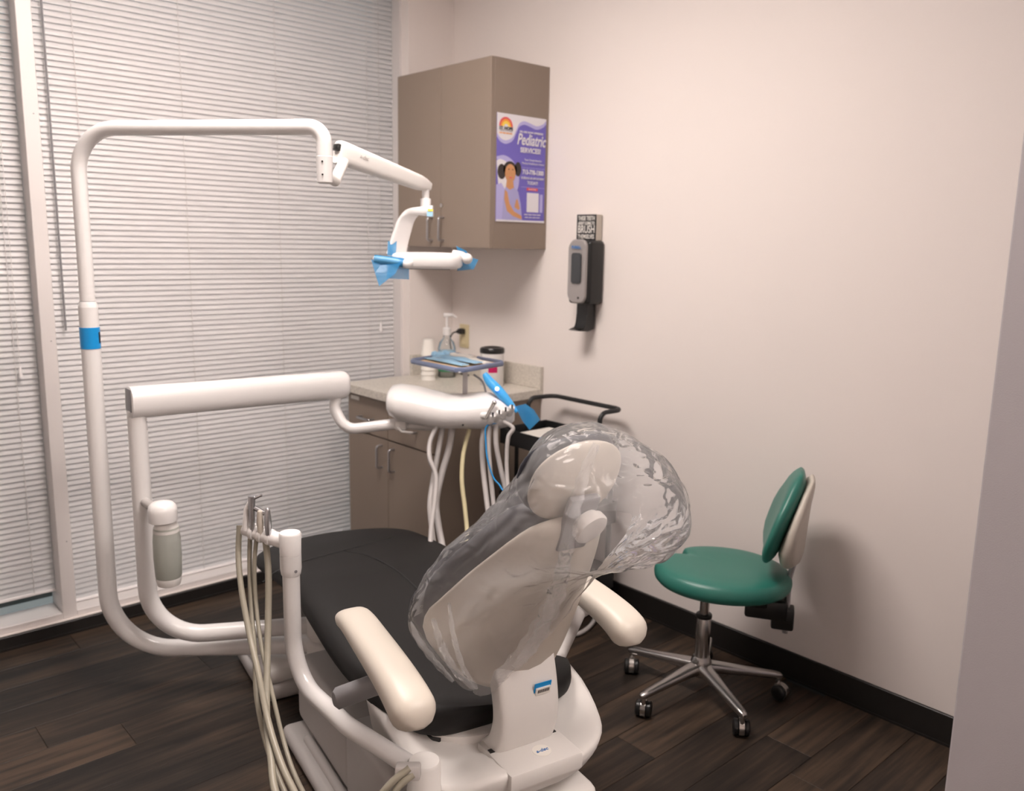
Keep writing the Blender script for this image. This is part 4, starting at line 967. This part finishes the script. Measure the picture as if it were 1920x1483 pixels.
# ================================================================== plastic bag over the back
rings = []
HEM = [(0, .50), (30, .46), (60, .36), (90, .28), (135, .24), (160, .225), (180, .185), (200, .135), (220, .105), (240, .115), (260, .165), (280, .235), (300, .32), (320, .41), (340, .48), (360, .50)]
HEM = smooth_tab(HEM, 64)
uL = [(.03, -.08), (.1, -.155), (.2, -.24), (.3, -.245), (.4, -.212), (.5, -.185), (.58, -.165), (.66, -.14), (.72, -.115), (.76, -.06), (.785, -.0)]
uR = [(.03, .10), (.1, .13), (.2, .15), (.3, .155), (.4, .17), (.5, .225), (.58, .245), (.66, .225), (.72, .165), (.76, .08), (.785, .03)]
nF = [(.03, .06), (.1, .09), (.2, .11), (.4, .135), (.5, .14), (.6, .145), (.7, .128), (.76, .078), (.785, .04)]
nR = [(.03, -.05), (.1, -.055), (.2, -.052), (.3, -.048), (.38, -.05), (.46, -.07), (.54, -.125), (.6, -.18), (.66, -.185), (.72, -.13), (.76, -.06), (.785, .0)]
uL, uR, nF, nR = [smooth_tab(t_, 60) for t_ in (uL, uR, nF, nR)]
rnd = random.Random(5)
folds = [(rnd.uniform(0, 2*PI), rnd.uniform(.05, .12), rnd.uniform(-1, 1), rnd.uniform(-1.8, 1.8)) for _ in range(34)]
from mathutils import noise
VT = .785; NB = 200; NS = 80
def ridge(p): return (1-abs(noise.noise(p)))**6
for i in range(NS+1):
    s = i/NS; ring = []
    for j in range(NB):
        phi = 2*PI*j/NB; v = interp(math.degrees(phi), HEM)*(1-s)+VT*s
        a, b, c_, d_ = interp(v, uL), interp(v, uR), interp(v, nR), interp(v, nF)
        cc, ss = sup(phi, 2.1); uc, nc = (a+b)/2, (c_+d_)/2; u = uc+(b-a)/2*cc; n_ = nc+(d_-c_)/2*ss
        n_ += 1.2*u*u*max(0, min(1, (.62-v)/.2))
        f = 0
        for (p0, wd, am, tw) in folds:
            dd = (phi+tw*(s-.5)*1.2-p0+PI) % (2*PI)-PI; f += am*math.exp(-(dd/wd)**2*3)
        q_ = Vector((u*9, v*7, n_*9+3))
        dsp = .005*f*min(1, (1.0-s)*5)+.005*(ridge(q_*.8)-.45)+.0022*(ridge(q_*1.9+Vector((5, 1, 2)))-.45)+.012*noise.noise(q_*.5)
        r_ = Vector((u-uc, n_-nc)); L_ = max(r_.length, .02); k = 1+dsp/L_*min(1, L_/.05)
        ring.append(BK(uc+r_.x*k, v+.010*noise.noise(Vector((phi*2.5, s*5, 1)))*(1-s), nc+r_.y*k))
    rings.append(ring)
bm = loft(rings, cap=False)
top = [v for v in bm.verts][-NB:]
bm.faces.new(top)
bm.transform(CMX)
bag = mk('plastic_cover', bm, 'bag', label='clear plastic bag pulled over the chair back and headrest', cat='plastic bag', angle=50)
# pleats: doubled-over strips of the same plastic
def on_back(x, y, n):
    o_ = CINV @ CAM; d_ = CINV.to_3x3() @ ray(x, y); t_ = ((BO-o_).dot(bn)+n)/d_.dot(bn); return CMX @ (o_+d_*t_)
def pleat(pts, wpx, n):
    P = catmull([on_back(x, y, n+dn) for x, y, dn in pts], 7); L = []
    bm = bmesh.new(); N = len(P)
    for i, p_ in enumerate(P):
        a = P[max(0, i-1)]; b = P[min(N-1, i+1)]; tg = (b-a).normalized(); vw = (CAM-p_).normalized(); sd_ = tg.cross(vw).normalized()
        w_ = wpx/FPX*(p_-CAM).length*.5*(.45+.55*math.sin(PI*i/(N-1))**.6)*(1+.18*math.sin(i*1.7))
        L.append([bm.verts.new(p_+sd_*(w_*k)+vw*(.006*(1-k*k)+.003*math.sin(i*.9+k*2))) for k in (-1, -.6, -.2, .2, .6, 1)])
    for a, b in zip(L, L[1:]):
        for k in range(5): bm.faces.new((a[k], a[k+1], b[k+1], b[k]))
    bmesh.ops.solidify(bm, geom=bm.faces[:], thickness=.0006)
    mk('pleat', bm, 'bag', bag)
pleat([(1118, 832, .0), (1095, 890, -.02), (1078, 950, -.03), (1066, 1010, -.02), (1052, 1080, 0), (1030, 1150, 0), (995, 1215, 0), (965, 1252, 0)], 26, -.075)
pleat([(1060, 1035, 0), (1048, 1100, 0), (1020, 1165, 0), (980, 1225, 0), (930, 1275, 0)], 34, -.072)
pleat([(812, 1160, .06), (826, 1205, .04), (852, 1255, .02), (890, 1292, 0)], 14, -.06)
pleat([(842, 1130, .05), (850, 1190, .03), (868, 1250, .01), (895, 1292, 0)], 10, -.066)
pleat([(770, 1165, .16), (785, 1200, .12), (815, 1240, .08), (850, 1278, .03)], 12, -.06)
print('objects', len(bpy.data.objects))
